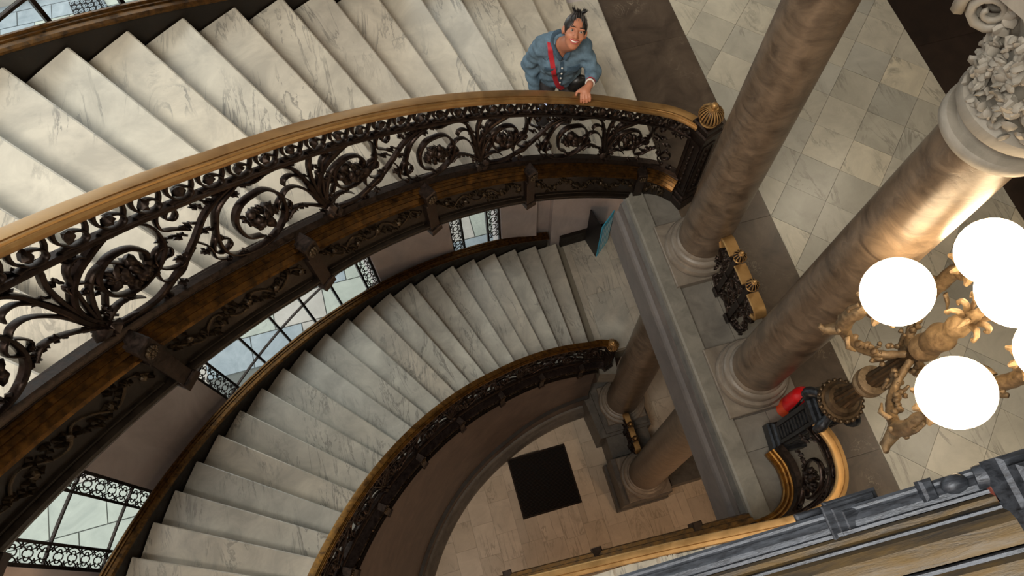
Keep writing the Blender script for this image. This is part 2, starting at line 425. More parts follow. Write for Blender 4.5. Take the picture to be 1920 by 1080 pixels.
for y0, y1 in ((2.33, 2.74), (1.29, 1.80), (.50, .74), (.08, .50), (-.6, .08)): strip.append([(1.77, y0), (2.02, y0), (2.02, y1), (1.77, y1)]); strip.append([(2.02, y0), (2.28, y0), (2.28, y1), (2.02, y1)])
tiles(gf, strip, .0, .03, m_ledge3, 'slab')
tiles(gf, [[(1.76, 1.80), (2.28, 1.80), (2.28, 2.33), (1.76, 2.33)], [(1.76, .74), (2.28, .74), (2.28, 1.29), (1.76, 1.29)]], 0, .03, m_ledge2, 'slab')
# gallery edge: moulded stone beam
def extr_y(prof, y0, y1): return [((0, y, 0), (1, 0, 0), (0, 0, 1)) for y in (y0, y1)]
beam = empty('trim_1', (1.7, 1.4, -.74), kind='structure', label='moulded grey stone beam along the gallery edge')
MB().sweep(extr_y(0, -.02, 2.73), [(1.762, .045), (1.64, .045), (1.625, .035), (1.625, -.02), (1.762, -.02)]).build('coping', m_ledge, beam)
MB().sweep(extr_y(0, -.02, 2.73), [(1.775, -.02), (1.64, -.02), (1.645, -.05), (1.63, -.08), (1.655, -.1), (1.66, -.16), (1.64, -.2), (1.775, -.2)]).build('cornice', m_ledge2, beam)
MB().sweep(extr_y(0, -.02, 2.73), [(1.775, -.2), (1.63, -.2), (1.63, -.3), (1.61, -.33), (1.60, -.36), (1.60, -.72), (1.775, -.74)]).build('fascia', m_fascia, beam)
# ---------------------------------------------------------------- outer wall, windows
RW0, RW1 = 5.55, 5.95
def arc_block(mb, r0, r1, a0, a1, z0, z1, n=6):
    fr = [(np.array([CX, CY, 0]), np.array([math.cos(math.radians(a0+(a1-a0)*i/n)), math.sin(math.radians(a0+(a1-a0)*i/n)), 0]), np.array([0, 0, 1.])) for i in range(n+1)]
    return mb.sweep(fr, [(r0, z0), (r1, z0), (r1, z1), (r0, z1)])
wall = empty('wall_outer', (CX-5.6, CY+.5, Z_PIT), kind='structure', label='curved outer wall of stone piers between the tall windows')
for a0, a1 in ((91.7, 97.0), (104.4, 115.4), (138.5, 149.5), (157.3, 183)):
    arc_block(MB(), RW0, RW1, a0, a1, Z_PIT, 5.2).build('pier', m_pier, wall, smooth='auto')
nm = MB(); arc_block(nm, RW0+.12, RW1, 89.4, 91.7, Z_PIT, 5.2, 2); nm.build('niche', m_pier, wall)
MB().prism([(CX+.06, CY+RW0), (6, CY+RW0+.1), (6, CY+RW1), (CX+.06, CY+RW1)], Z_PIT, -.03).build('wall_panel', m_pier, wall)
MB().prism([(CX+.2, CY+RW0-.05), (5, CY+RW0+.03), (5, CY+RW0+.1), (CX+.2, CY+RW0+.02)], Z_LAND, Z_LAND+.28).build('skirting', m_dark, wall)
def quatrefoil():
    """unit quatrefoil with two lancet arcs, in the x-z plane, 1 wide 1 high"""
    mb = MB()
    for q in range(4):
        a = q*math.pi/2; cx, cz = .17*math.cos(a), .17*math.sin(a)
        pts = [(cx+.155*math.cos(a+t), 0, cz+.155*math.sin(a+t)) for t in np.linspace(-2.0, 2.0, 9)]
        mb.tube(pts, .03, 4, up=(0, 1, 0))
    for s_ in (-1, 1):
        mb.tube([(s_*(.47-.30*math.cos(t)), 0, .5*math.sin(t)) for t in np.linspace(-1.45, 1.45, 10)], .032, 4, up=(0, 1, 0))
        mb.tube([(s_*(.10+.36*math.cos(t)), 0, .52*math.sin(t)) for t in np.linspace(-1.4, 1.4, 10)], .028, 4, up=(0, 1, 0))
    me = bpy.data.meshes.new('quatrefoil'); me.from_pydata(mb.v, [], mb.f); me.materials.append(m_iron); me.update(); return me
QF = quatrefoil(); RG = 5.62
def vbar(mb, a, z0, z1, w=.022, d=.05, r=RG):
    p = pol(r, a); mb.box((p[0], p[1], (z0+z1)/2), (d, w, z1-z0), math.radians(a))
def window(idx, a0, a1, z0, z1, muls, hbars, fz, label, strips=(True, True)):
    w = empty('window_%d' % idx, (*pol(RG, (a0+a1)/2), z0), kind='structure', label=label)
    mb = MB(); sw = 1.85
    vb = [a0+.12]+([a0+sw] if strips[0] else [])+list(muls)+([a1-sw] if strips[1] else [])+[a1-.12]
    for a in vb:
        m1 = MB(); vbar(m1, a, z0, z1, .034 if a in (vb[0], vb[-1]) else .024); m1.build('mullion', m_iron, w)
    for z in hbars:
        m1 = MB(); arc_block(m1, RG-.012, RG+.012, a0, a1, z-.009, z+.009, 10); m1.build('glazing_bar', m_leaf, w)
    ed = [a0]+sorted(vb)[1:-1]+[a1]; zz = [z0]+list(hbars)+[z1]
    for e0, e1 in zip(ed[:-1], ed[1:]):
        for y0, y1 in zip(zz[:-1], zz[1:]):
            m1 = MB(); arc_block(m1, RG-.002, RG+.002, e0+.08, e1-.08, y0+.012, y1-.012, 2); m1.build('pane', m_glass, w)
    side = [a0+sw/2+.05] if strips[0] else []
    if strips[1]: side.append(a1-sw/2-.05)
    zlo, zhi = fz; hgt = .198
    for a in side:
        n = int((zhi-zlo)/hgt)
        for i in range(n):
            o = bpy.data.objects.new('quatrefoil', QF); COL.objects.link(o); o.parent = w
            p = pol(RG-.015, a); o.location = np.array([p[0], p[1], zlo+(i+.5)*hgt])-np.array(w.location)
            o.rotation_euler = (0, 0, math.radians(a+90)); o.scale = (RG*math.radians(sw-.15), .16, hgt)
    return w
HB = (-5.2, -4.32, -3.44, -2.55, -1.65, -.775, .1)
window(1, 149.5, 157.3, -6.0, .75, (), HB, (-2.2, .7), 'tall iron window with quatrefoil strips at the foot of the bottom left wall')
window(2, 115.4, 138.5, -6.0, .75, (121.2, 125.1, 128.9, 132.7), HB, (-3.4, -1.2), 'tall iron window with quatrefoil strips between the two mauve piers')
window(3, 97.0, 104.4, -6.0, .75, (), HB[:2]+HB[4:], (-4.0, -2.6), 'narrow iron window with quatrefoil strips near the landing')
window(4, 117.5, 138.5, .9, 5.0, (119, 123.05, 127.1, 131.2, 135.2), (2.3, 3.2, 4.1), (1.0, 1.1), 'tall iron window above the upper flight', (False, False))
window(5, 149.5, 157.3, .9, 5.0, (153.4,), (2.3, 3.2, 4.1), (1.0, 1.1), 'tall iron window above the top of the upper flight', (False, False))
window(6, 97.0, 104.4, .9, 5.0, (100.7,), (2.3, 3.2, 4.1), (1.0, 1.1), 'narrow iron window above the foot of the upper flight', (False, False))
for a0, a1 in ((97, 104.4), (115.4, 138.5), (149.5, 157.3)):
    m1 = MB(); arc_block(m1, RW0, RW1, a0, a1, .75, .9, 8); m1.build('spandrel', m_pier, wall)
    m1 = MB(); arc_block(m1, RW0, RW1, a0, a1, Z_PIT, -6.0, 8); m1.build('sill', m_ledge, wall)
m1 = MB(); arc_block(m1, RW0, RW1, 115.4, 117.5, .9, 5.2, 2); m1.build('jamb', m_pier, wall)
# courtyard outside the windows
cy = MB().prism([(-22, -12), (1.5, -12), (9, 6), (9, 24), (-22, 24)], -7.62, -7.52).build('courtyard', m_joint, kind='structure', label='pale paved courtyard beyond the windows')
random.seed(5)
def court(x0, x1, y0, y1, s, m, rot=.2):
    ca, sa = math.cos(rot), math.sin(rot)
    nx, ny = int((x1-x0)/s[0])+1, int((y1-y0)/s[1])+1
    for i in range(nx):
        for j in range(ny):
            of = (j % 2)*s[0]*.5; X, Y = x0+i*s[0]+of, y0+j*s[1]
            p = [(X, Y), (X+s[0], Y), (X+s[0], Y+s[1]), (X, Y+s[1])]
            p = [(x*ca-y*sa, x*sa+y*ca) for x, y in p]
            if min(math.hypot(x-CX, y-CY) for x, y in p) < 6.0: continue
            mm = m[random.randrange(len(m))]
            MB().prism(inset(p, .010), -7.52, -7.5+random.uniform(-.003, .003)).build('paving_slab', mm, cy)
court(-9.6, -5.6, 2.2, 6.6, (.95, .8), (m_pave, m_pave, m_paveb, m_pavew), 0)
court(-6.4, -1.0, 5.0, 9.4, (.95, .62), (m_pave, m_pave, m_paveb, m_pavew), 0)
court(-1.0, 1.4, 5.2, 9.0, (.95, .62), (m_pave, m_pave, m_paveb, m_pavew), 0)
court(-9.0, -3.6, 12.6, 16.4, (.75, .42), (m_paveb, m_paveb, m_pave), 0)
cp = empty('carved_panel', (-5.9, 14.3, -7.5), 'dark carved ornamental panel set in the courtyard paving', 'panel')
cc = MB(); PCN = [np.array(q) for q in ((-6.21, 14.03), (-6.36, 14.62), (-5.62, 14.56), (-5.47, 14.10))]
cc.prism([tuple(q) for q in PCN], -7.5, -7.47); cc.build('backing', m_flatblack, cp)
random.seed(14); rl = MB()
def pq(a, b): return PCN[0]*(1-a)*(1-b)+PCN[3]*a*(1-b)+PCN[2]*a*b+PCN[1]*(1-a)*b
for i in range(6):
    for j in range(4):
        c_ = pq((i+.5)/6, (j+.5)/4); rl.tube([(c_[0]+.055*(1-q/14)*math.cos(q*.8+i), c_[1]+.06*(1-q/14)*math.sin(q*.8+i), -7.46) for q in range(12)], .011, 5)
rl.build('scrollwork', m_paveb, cp)
kb = MB(); kb.prism([(-8.6, 14.9), (-7.0, 14.95), (-6.8, 15.4), (-7.0, 16.2), (-8.6, 16.2)], -7.5, -7.3); kb.prism([(-8.6, 15.05), (-7.15, 15.08), (-7.0, 15.4), (-7.1, 16.1), (-8.6, 16.1)], -7.3, -7.2)
kb.build('stone_kerb', m_pavew, label='pale stone kerb in the courtyard at the top left corner', cat='kerb')

# ---------------------------------------------------------------- stairs
def step(root, k, zb, ai, ao, rin, rout, m, last=False):
    z = zb+k*RISE; a0i, a0o = ai(k), ao(k); a1i, a1o = ai(k+1)+.35, ao(k+1)+.35
    ns = .28                       # nosing overhang in degrees
    def ring(ad0i, ad0o):
        p0 = pol(rin(a0i)-.02, a0i+ad0i); p1 = pol(rout(a0o), a0o+ad0o); p2 = pol(rout(a1o), a1o); p3 = pol(rin(a1i)-.02, a1i)
        md = pol((rout(a0o)+rout(a1o))/2, (a0o+a1o)/2); mi_ = pol((rin(a0i)+rin(a1i))/2-.02, (a0i+a1i)/2)
        return [p0, p1, md, p2, p3, mi_]
    mb = MB(); A = ring(.12, .1); B = ring(0, 0); D = ring(ns*1.3, ns)
    n = 6; lay = [(D, z-RISE-.12), (D, z-.042), (B, z-.042), (B, z-.008), (A, z)]
    v = [(p[0], p[1], zz) for P_, zz in lay for p in P_]
    for i_, zb_ in enumerate((RISE+.08, RISE+.08, .16, .08, .08, .16)): v[i_] = (v[i_][0], v[i_][1], z-zb_)
    f = [tuple(range(n-1, -1, -1)), tuple((len(lay)-1)*n+i for i in range(n))]+[(l*n+i, l*n+(i+1) % n, (l+1)*n+(i+1) % n, (l+1)*n+i) for l in range(len(lay)-1) for i in range(n)]
    mb.add(v, f); return mb.build('step', m, root)
stU = empty('curved_staircase', (*pol(4.5, 130), 0), 'upper flight of white marble steps sweeping up to the left', 'staircase')
stL = empty('curved_staircase', (*pol(4.5, 120), Z_LAND), 'lower flight of grey-veined marble steps curving below the upper one', 'staircase')
for k in range(1, 26): step(stU, k, 0, aiU, aoU, rinU, routU, m_step)
for k in range(1, 26): step(stL, k, Z_LAND, aiL, aoL, rinL, routL, m_steplow)
def hsweep(name, m, root, a0, a1, rf, zb, prof, n=70, smooth=False, **kw):
    return MB().sweep(helix(a0, a1, rf, zb, n), prof).build(name, m, root, smooth=smooth, **kw)
# outer strings (capped skirting along the wall)
for root, rf, zb, a0 in ((stU, routU, 0, 95), (stL, routL, Z_LAND, 90.2)):
    hsweep('outer_string', m_dark, root, a0, 171, rf, zb, [(.012, -.34), (.06, -.34), (.06, .13), (.012, .13)])
    w = .03 if root is stU else .0
    hsweep('string_cap', m_string, root, a0-.4, 171, rf, zb, [(.0, .125), (.012, .115), (.118, .115), (.12, .15), (.105, .17), (.088, .172), (.082, .158), (.062, .16), (.058, .15), (.02, .15), (0, .142)])

# paths for balustrades: arrays of (x, y, zpitch, nx, ny) with arc length from the foot of the flight
def mkpath(rf, zb, a_end, tail):
    P = []
    for a in np.arange(a_end, 91.9, -.5): p = pol(rf(a), a); P.append((p[0], p[1], zb+pitch(a)))
    P += [(x, y, zb+z) for x, y, z in tail]
    P = np.array(P[::-1]); P = np.array(catmull(P, 2)); d = np.r_[0, np.cumsum(np.hypot(*np.diff(P[:, :2], axis=0).T))]
    return P, d
class Path:
    def __init__(s, P, d): s.P, s.d = P, d
    def at(s, u):
        p = np.array([np.interp(u, s.d, s.P[:, i]) for i in range(3)]); e = .02
        q = np.array([np.interp(u+e, s.d, s.P[:, i])-np.interp(u-e, s.d, s.P[:, i]) for i in range(2)]); t = unit(q)
        return p, np.array([t[1], -t[0], 0.])      # outward normal (towards treads)
    def map(s, u, t, dep): p, n = s.at(u); return np.array([p[0], p[1], p[2]+t])+n*dep
    def sweep(s, u0, u1, prof, n=80):
        fr = []
        for i in range(n+1):
            p, e = s.at(u0+(u1-u0)*i/n); fr.append((p, e, np.array([0, 0, 1.])))
        return MB().sweep(fr, prof)
PU = Path(*mkpath(rinU, 0, 170, [(1.69, 2.73, .262), (1.84, 2.70, .20), (1.94, 2.64, .17), (2.0, 2.57, .16)]))
PL = Path(*mkpath(rinL, Z_LAND, 170, [(1.70, 2.645, .254), (1.80, 2.655, .2), (1.86, 2.645, .17), (1.91, 2.63, .16)]))
def s_of(path, a, rf):                      # arc length at polar angle a
    p = pol(rf(a), a); i = np.argmin(np.hypot(path.P[:, 0]-p[0], path.P[:, 1]-p[1])); return path.d[i]

# ---- ironwork pattern of one bay: (u, t); u runs from one root to the next (towards the foot), t above the pitch line
BAY = {
 'scroll': [([(.03, .239), (0, .313), (0, .402), (.04, .493), (.09, .56), (.15, .61), (.21, .655), (.257, .685)], .013, .022),
            ([(.2, .655), (.262, .688), (.313, .673), (.347, .622), (.351, .539), (.331, .462), (.279, .389), (.222, .345), (.175, .324), (.13, .33), (.1, .37), (.098, .44), (.13, .51), (.19, .555), (.25, .55), (.275, .5), (.262, .45)], .011, .018)],
 'stem': [([(.02, .20), (.108, .192), (.19, .204), (.271, .257), (.355, .33), (.415, .401), (.445, .438), (.52, .539), (.604, .613), (.698, .668)], .02, .012)],
 'spiral': [([(.70, .66), (.591, .566), (.544, .488), (.505, .37), (.496, .27), (.52, .21), (.58, .18), (.65, .185), (.717, .217), (.784, .288), (.819, .373), (.824, .475), (.782, .545), (.716, .54), (.655, .51), (.61, .44), (.595, .36), (.61, .28), (.66, .25)], .012, .016)],
 'arch': [([(.66, .66), (.748, .625), (.812, .648), (.884, .654), (.935, .607), (.956, .525), (.971, .433), (.978, .329), (1.0, .23)], .012, .024)],
 'curl': [([(.415, .39), (.345, .325), (.304, .328), (.274, .365), (.281, .432), (.32, .474), (.35, .455), (.337, .412), (.31, .412)], .009, .006),
          ([(.445, .5), (.408, .537), (.371, .562), (.377, .625), (.409, .673), (.448, .668), (.448, .62), (.424, .593), (.406, .618), (.419, .645)], .009, .006),
          ([(.505, .39), (.466, .313), (.478, .266), (.531, .29), (.539, .337), (.516, .359)], .008, .006),
          ([(.82, .32), (.787, .385), (.825, .443), (.854, .391), (.835, .35)], .008, .006),
          ([(.383, .376), (.33, .29), (.27, .262), (.245, .29), (.252, .346)], .009, .006),
          ([(.43, .42), (.46, .34), (.45, .25), (.49, .2)], .008, .006),
          ([(.06, .33), (.1, .42), (.078, .50), (.035, .52), (.03, .47), (.06, .45)], .008, .006)],
 'leaf_fan': [([(1.0, .23), (.978, .307), (.952, .412), (.908, .483), (.86, .482), (.822, .435)], .016, .006),
              ([(1.0, .23), (.978, .35), (.959, .493), (.922, .565), (.88, .56), (.862, .521)], .014, .006),
              ([(.995, .28), (.992, .442), (1.005, .569), (1.03, .65), (1.01, .684)], .014, .012),
              ([(1.0, .235), (.922, .311), (.86, .332), (.806, .282)], .016, .008),
              ([(1.0, .25), (1.05, .40), (1.1, .50), (1.16, .54), (1.2, .50)], .014, .006),
              ([(1.0, .25), (1.03, .42), (1.07, .58), (1.12, .63), (1.15, .60)], .012, .006),
              ([(1.0, .23), (1.07, .29), (1.12, .30), (1.16, .26)], .014, .006)],
}
LEAVES = [(.03, .56, 120), (.1, .62, 60), (.21, .66, -30), (.04, .30, 60), (.09, .42, 20), (.36, .36, 200), (.46, .52, 160), (.52, .6, 110), (.56, .62, -60), (.62, .64, 200), (.66, .6, -80), (.71, .63, -40), (.44, .33, -90),
          (.48, .45, -20), (.93, .63, 80), (.9, .31, 120), (.86, .32, 200), (.81, .29, 230), (.97, .52, 150), (1.03, .66, 60), (.99, .68, 120), (.36, .50, 160), (.41, .48, 140), (.3, .22, -100), (.22, .2, -80), (.12, .30, 10), (.56, .2, 250), (.68, .22, 280)]
def ribbon(mb, path, pts, w0, w1, dep, n=5, off=0.0):
    Q = catmull([np.array(p) for p in pts], n); m = len(Q); v = []
    for i, q in enumerate(Q):
        t = unit(Q[min(i+1, m-1)]-Q[max(i-1, 0)]); nn = np.array([-t[1], t[0]]); w = (w0+(w1-w0)*i/(m-1))/2
        for a, b in ((-1, -.6), (-.5, -1), (.5, -1), (1, -.6), (1, .6), (.5, 1), (-.5, 1), (-1, .6)):
            p = q+nn*w*a*1.25; v.append(path.map(p[0], p[1], off+dep/2*b))
    k = 8; f = [(i*k+j, i*k+(j+1) % k, (i+1)*k+(j+1) % k, (i+1)*k+j) for i in range(m-1) for j in range(k)]
    f += [tuple(range(k-1, -1, -1)), tuple((m-1)*k+j for j in range(k))]
    mb.add(v, f)
def lobe(mb, path, s, t, ang, ln, wd, dep):
    a = math.radians(ang); d = np.array([math.cos(a), math.sin(a)]); n = np.array([-d[1], d[0]]); b = np.array([s, t])
    pts = [b, b+d*ln*.45+n*wd, b+d*ln, b+d*ln*.45-n*wd, b+d*ln*.5]
    v = [path.map(p[0], p[1], 0) for p in pts[:4]]+[path.map(*(pts[4]), dep), path.map(*(pts[4]), -dep)]
    mb.add(v, [(0, 1, 4), (1, 2, 4), (2, 3, 4), (3, 0, 4), (1, 0, 5), (2, 1, 5), (3, 2, 5), (0, 3, 5)])
def acanthus(mb, path, s, t, ang, sc=1.0):
    for da, l in ((0, .05), (38, .036), (-38, .036), (75, .026), (-75, .026), (160, .03)):
        lobe(mb, path, s, t, ang+da+random.uniform(-8, 8), l*sc*random.uniform(.85, 1.2), .0095*sc, .014)
def rosette(path, s, t, r=.068):
    mb = MB(); k = r/.068
    for ring_, nn, rr, pr in ((0, 6, .056, .026), (1, 5, .03, .022)):
        for i in range(nn):
            a = 2*math.pi*(i+.5*ring_)/nn+random.uniform(-.3, .3); q = rr*k*random.uniform(.85, 1.15)
            mb.ell(path.map(s+q*math.cos(a), t+q*math.sin(a), -.012*(1+ring_)+random.uniform(-.008, .008)), np.array([pr, pr, pr])*k*np.array([random.uniform(.6, 1.3) for _ in range(3)]), 6, 4, lump=.7)
    for i in range(26):
        a = random.uniform(0, 360); q = random.uniform(.01, .055)*k; lobe(mb, path, s+q*math.cos(math.radians(a)), t+q*math.sin(math.radians(a)), a+random.uniform(-50, 50), random.uniform(.03, .05), .014, random.uniform(.02, .04))
    return mb
def balustrade(root, path, roots, u_end, sc_len, rail_m, detail=True, frz=.1145):
    s_end = path.d[-1]-.05
    rail_prof = [(-.028, .795), (.034, .795), (.046, .805), (.05, .82), (.046, .838), (.036, .843), (-.010, .844), (-.0115, .834), (-.0155, .834), (-.017, .843), (-.023, .842), (-.026, .834), (-.032, .835), (-.04, .826), (-.041, .812), (-.036, .802)]
    path.sweep(.0, s_end, rail_prof, 120).build('handrail', rail_m, root, smooth='auto')
    path.sweep(.02, s_end, [(-.03, .668), (.01, .668), (.012, .675), (.012, .688), (.006, .695), (-.026, .695), (-.032, .688), (-.032, .675)], 120).build('upper_bar', m_iron, root, smooth='auto')
    path.sweep(.02, s_end, [(-.03, .148), (.03, .148), (.026, .165), (.016, .178), (-.016, .178), (-.026, .165)], 120).build('lower_bar', m_leaf, root, smooth='auto')
    # frieze of running curls under the handrail
    s = .07
    while s < u_end:
        mb = MB(); q = frz/.1145
        ribbon(mb, path, [(s+.056*q, .70), (s+.03*q, .706), (s+.010*q, .698), (s-.016*q, .703), (s-.034*q, .722), (s-.034*q, .748), (s-.018*q, .766), (s+.006*q, .764)], .011, .007, .026, 3, -.018)
        ribbon(mb, path, [(s+.028*q, .798), (s+.038*q, .772), (s+.04*q, .74), (s+.026*q, .712)], .011, .008, .024, 3, -.018)
        ribbon(mb, path, [(s-.06*q, .798), (s-.052*q, .765), (s-.036*q, .735)], .010, .007, .022, 2, -.018)
        mb.ell(path.map(s+.006, .752, -.022), (.022, .022, .02), 7, 5, lump=.6)
        mb.build('frieze_curl', m_leaf, root, smooth='auto'); s += frz
    for r0 in roots:
        # bay runs from root at s=r0 downwards (towards smaller s)
        def bp(pts): return [(r0-p[0]*sc_len, p[1]) for p in pts]
        def ok(pts): return max(p[0] for p in pts) < u_end+.1 and min(p[0] for p in pts) > .02
        for nm, items in BAY.items():
            grp = {}
            for i, (pts, w0, w1) in enumerate(items):
                q = bp(pts)
                if not ok(q): continue
                dep = .034 if nm in ('scroll', 'spiral', 'arch') else .028
                if nm == 'curl':
                    mb = MB(); ribbon(mb, path, q, w0, w1, dep, 3); e = q[-1]; mb.ell(path.map(e[0], e[1], 0), .015, 6, 4); mb.build('curl', m_iron, root, smooth=True)
                else: grp.setdefault(nm, []).append((q, w0, w1, dep))
            for g_, lst in grp.items():
                if g_ == 'leaf_fan':
                    mb = MB()
                    for q, w0, w1, dep in lst:
                        ribbon(mb, path, q, w0, w1, dep, 4)
                    for i in range(9):
                        acanthus(mb, path, r0-sc_len+random.uniform(-.05, .05), .22+random.uniform(-.02, .07), random.uniform(30, 150), .8)
                    for i in range(5): mb.ell(path.map(r0-sc_len+random.uniform(-.035, .035), .205+random.uniform(-.02, .03), -.02), random.uniform(.018, .03), 6, 4, lump=.6)
                    mb.build('leaf_fan', m_leaf, root, smooth='auto')
                else:
                    for q, w0, w1, dep in lst:
                        mb = MB(); ribbon(mb, path, q, w0, w1, dep, 5); mb.build(g_, m_iron, root, smooth='auto')
        for u, t in ((.195, .433), (.70, .385)):
            s = r0-u*sc_len
            if .05 < s < u_end: rosette(path, s, t).build('rosette', m_leaf, root, smooth=True)
        mb = MB()
        for (u, t, a) in LEAVES:
            s = r0-u*sc_len
            if .05 < s < u_end: acanthus(mb, path, s, t, 180-a, .9)
        if mb.v: mb.build('acanthus_leaves', m_leaf, root)
SU0 = s_of(PU, 88+math.degrees(3.38/3.53), rinU)          # first root near the left of the view
balU = empty('balustrade', (*pol(3.55, 125), .15), 'ornate dark iron scrollwork balustrade with brass handrail on the upper flight', 'balustrade')
balustrade(balU, PU, [SU0+1.0, SU0, SU0-1.0, SU0-2.0, SU0-3.0], SU0+.95, 1.0, m_brass)
SL0 = s_of(PL, 148, rinL)
balL = empty('balustrade', (*pol(3.55, 120), Z_LAND+.15), 'dark iron balustrade with dull brass handrail curving along the lower flight', 'balustrade')
balustrade(balL, PL, [SL0+.5, SL0-.5, SL0-1.5, SL0-2.5, SL0-3.5], SL0+.5, 1.0, m_brassold)
# ---- inner strings with mouldings, panels, relief and brackets
def inner_string(root, path, u_end, brs, deep, upper):
    P_ = lambda prof, m, nm: path.sweep(.0, u_end, prof, 130).build(nm, m, root, smooth='auto')
    P_([(.05, .148), (-.026, .148), (-.032, .142), (-.026, .136), (.05, .136)], m_leaf, 'string_top')
    P_([(.04, .136), (-.03, .136), (-.042, .13), (-.04, .12), (-.056, .113), (-.053, .103), (-.072, .093), (-.068, .08), (-.09, .066), (-.084, .055), (-.092, .043), (-.075, .03), (.04, .03)], m_string if upper else m_lowstring, 'string_moulding')
    P_([(.04, .03), (-.05, .03), (-.05, -.24), (.04, -.24)], m_dark, 'string_fascia')
    P_([(.04, -.24), (-.06, -.24), (-.08, -.25), (-.08, -.265), (-.062, -.275), (-.07, -.29), (-.058, -.32), (.04, -.32)], m_dark, 'lower_moulding')
    zlo = -.32
    for i, s in enumerate(brs):
        mb = MB(); p, e = path.at(s); rz = math.atan2(e[1], e[0])
        for (d0, w, z0, z1) in ((-.112, .075, .045, .142), (-.105, .085, .02, .045), (-.085, .065, zlo+.04, .02), (-.098, .08, zlo-.01, zlo+.04)):
            c_ = p-0*e; mb.box((p[0]+e[0]*(d0+.04)/2, p[1]+e[1]*(d0+.04)/2, p[2]+(z0+z1)/2), (.04-d0, w, z1-z0), rz, bev=.006)
        b = mb.build('bracket', m_leaf, root)
        ro = MB(); c_ = p+e*(-.116)
        for q in range(8): ro.ell((c_[0]-e[1]*.02*math.cos(q*.785), c_[1]+e[0]*.02*math.cos(q*.785), c_[2]+.092+.02*math.sin(q*.785)), .011, 5, 4)
        ro.ell((c_[0], c_[1], c_[2]+.092), .012, 6, 4); ro.build('rosette', m_relief, b, smooth=True)
    ss = [0.02]+sorted(brs)+[u_end]
    for a, b in zip(ss[:-1], ss[1:]):
        if b-a < .15: continue
        a += .06; b -= .06
        fm = MB()
        for t0, t1 in ((.008, .02), (-.232, -.22)):
            fr = [(path.at(a+(b-a)*i/10)[0], path.at(a+(b-a)*i/10)[1], np.array([0, 0, 1.])) for i in range(11)]
            fm.sweep(fr, [(-.048, t0), (-.062, t0), (-.062, t1), (-.048, t1)])
        fm.build('panel_frame', m_dark, root)
        rl = MB(); n = int((b-a)/.045); random.seed(int(a*100))
        class Sh:                       # relief sits proud of the fascia
            @staticmethod
            def map(s, t, d): return path.map(s, t, -.052+(-abs(d)*1.1))
        for i in range(n):
            s = a+(i+.5)*(b-a)/n; t = -.105+.045*math.sin(i*1.1)
            for q in range(7): lobe(rl, Sh, s+random.uniform(-.012, .012), t+random.uniform(-.03, .03), q*52+random.uniform(0, 60), random.uniform(.026, .042), .012, .016)
            if i % 3 == 0: rl.ell(Sh.map(s, t, .006), .016, 6, 4, lump=.4)
        ribbon(rl, Sh, [(a+(b-a)*i/12, -.105+.06*math.sin(i*1.7)) for i in range(13)], .01, .01, .012, 3)
        rl.build('foliage_relief', m_relief, root)
brU = [s_of(PU, 88+math.degrees(q/3.53), rinU) for q in (4.14, 3.372, 2.60, 1.826, 1.07)]+[.33]
inner_string(stU, PU, SU0+.95, brU, True, True)
brL = [SL0+.3-.62*i for i in range(9)]
inner_string(stL, PL, SL0+.9, [b for b in brL if b > .3], False, False)
# soffit under the upper flight
hsweep('soffit', m_dark, stU, 89, 171, rinU, 0, [(-.03, -.318), (1.92, -.318), (1.92, -.29), (-.03, -.29)])
# ---- curved wall under the lower flight
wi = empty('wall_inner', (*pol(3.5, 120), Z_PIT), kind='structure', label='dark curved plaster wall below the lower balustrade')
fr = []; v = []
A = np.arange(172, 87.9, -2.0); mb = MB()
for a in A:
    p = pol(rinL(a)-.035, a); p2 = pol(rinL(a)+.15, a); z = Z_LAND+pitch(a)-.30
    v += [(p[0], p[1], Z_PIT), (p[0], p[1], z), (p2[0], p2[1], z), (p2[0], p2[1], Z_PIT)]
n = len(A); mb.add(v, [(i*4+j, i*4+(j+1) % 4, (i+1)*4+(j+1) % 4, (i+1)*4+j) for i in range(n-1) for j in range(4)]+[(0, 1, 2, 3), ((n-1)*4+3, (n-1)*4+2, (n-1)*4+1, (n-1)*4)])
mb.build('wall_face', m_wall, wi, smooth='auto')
def flat_arc(a0, a1, rf, n=50):
    return [(np.array([*pol(rf(a0+(a1-a0)*i/n), a0+(a1-a0)*i/n), Z_PIT]), np.array([math.cos(math.radians(a0+(a1-a0)*i/n)), math.sin(math.radians(a0+(a1-a0)*i/n)), 0]), np.array([0, 0, 1.])) for i in range(n+1)]
MB().sweep(flat_arc(88, 172, rinL), [(-.03, 0), (-.16, 0), (-.165, .16), (-.15, .2), (-.12, .24), (-.125, .28), (-.1, .31), (-.085, .36), (-.06, .38), (-.03, .38)]).build('base_moulding', m_ledge2, wi, smooth='auto')
MB().sweep(flat_arc(88, 172, rinL), [(-.03, .86), (-.055, .88), (-.06, .92), (-.085, .95), (-.085, .99), (-.03, 1.0)]).build('dado_rail', m_dark, wi, smooth='auto')
# straight wall with pedestals carrying the lower columns
wy = empty('wall_right', (2.1, 2.3, Z_PIT), kind='structure', label='dark stone plinth wall carrying the lower columns')
MB().prism([(1.83, 1.93), (2.66, 1.93), (2.66, 2.80), (1.75, 2.80)], Z_PIT, -6.42).build('plinth_wall', m_ledge2, wy)
MB().prism([(1.93, 1.97), (2.62, 1.97), (2.62, 2.80), (1.88, 2.80)], -6.42, -6.36).build('plinth_top', m_ledge2, wy)
MB().prism([(1.92, 1.60), (2.6, 1.60), (2.6, 1.93), (1.92, 1.93)], Z_PIT, -6.48).build('link_wall', m_ledge2, wy)
MB().prism([(1.84, 2.80), (2.3, 2.80), (2.3, 3.05), (1.84, 3.05)], Z_PIT, Z_LAND-.05).build('return_wall', m_wall, wy)
MB().prism([(1.82, .85), (2.66, .85), (2.66, 1.60), (1.82, 1.60)], Z_PIT, -6.98).build('pedestal_base', m_ledge2, wy)
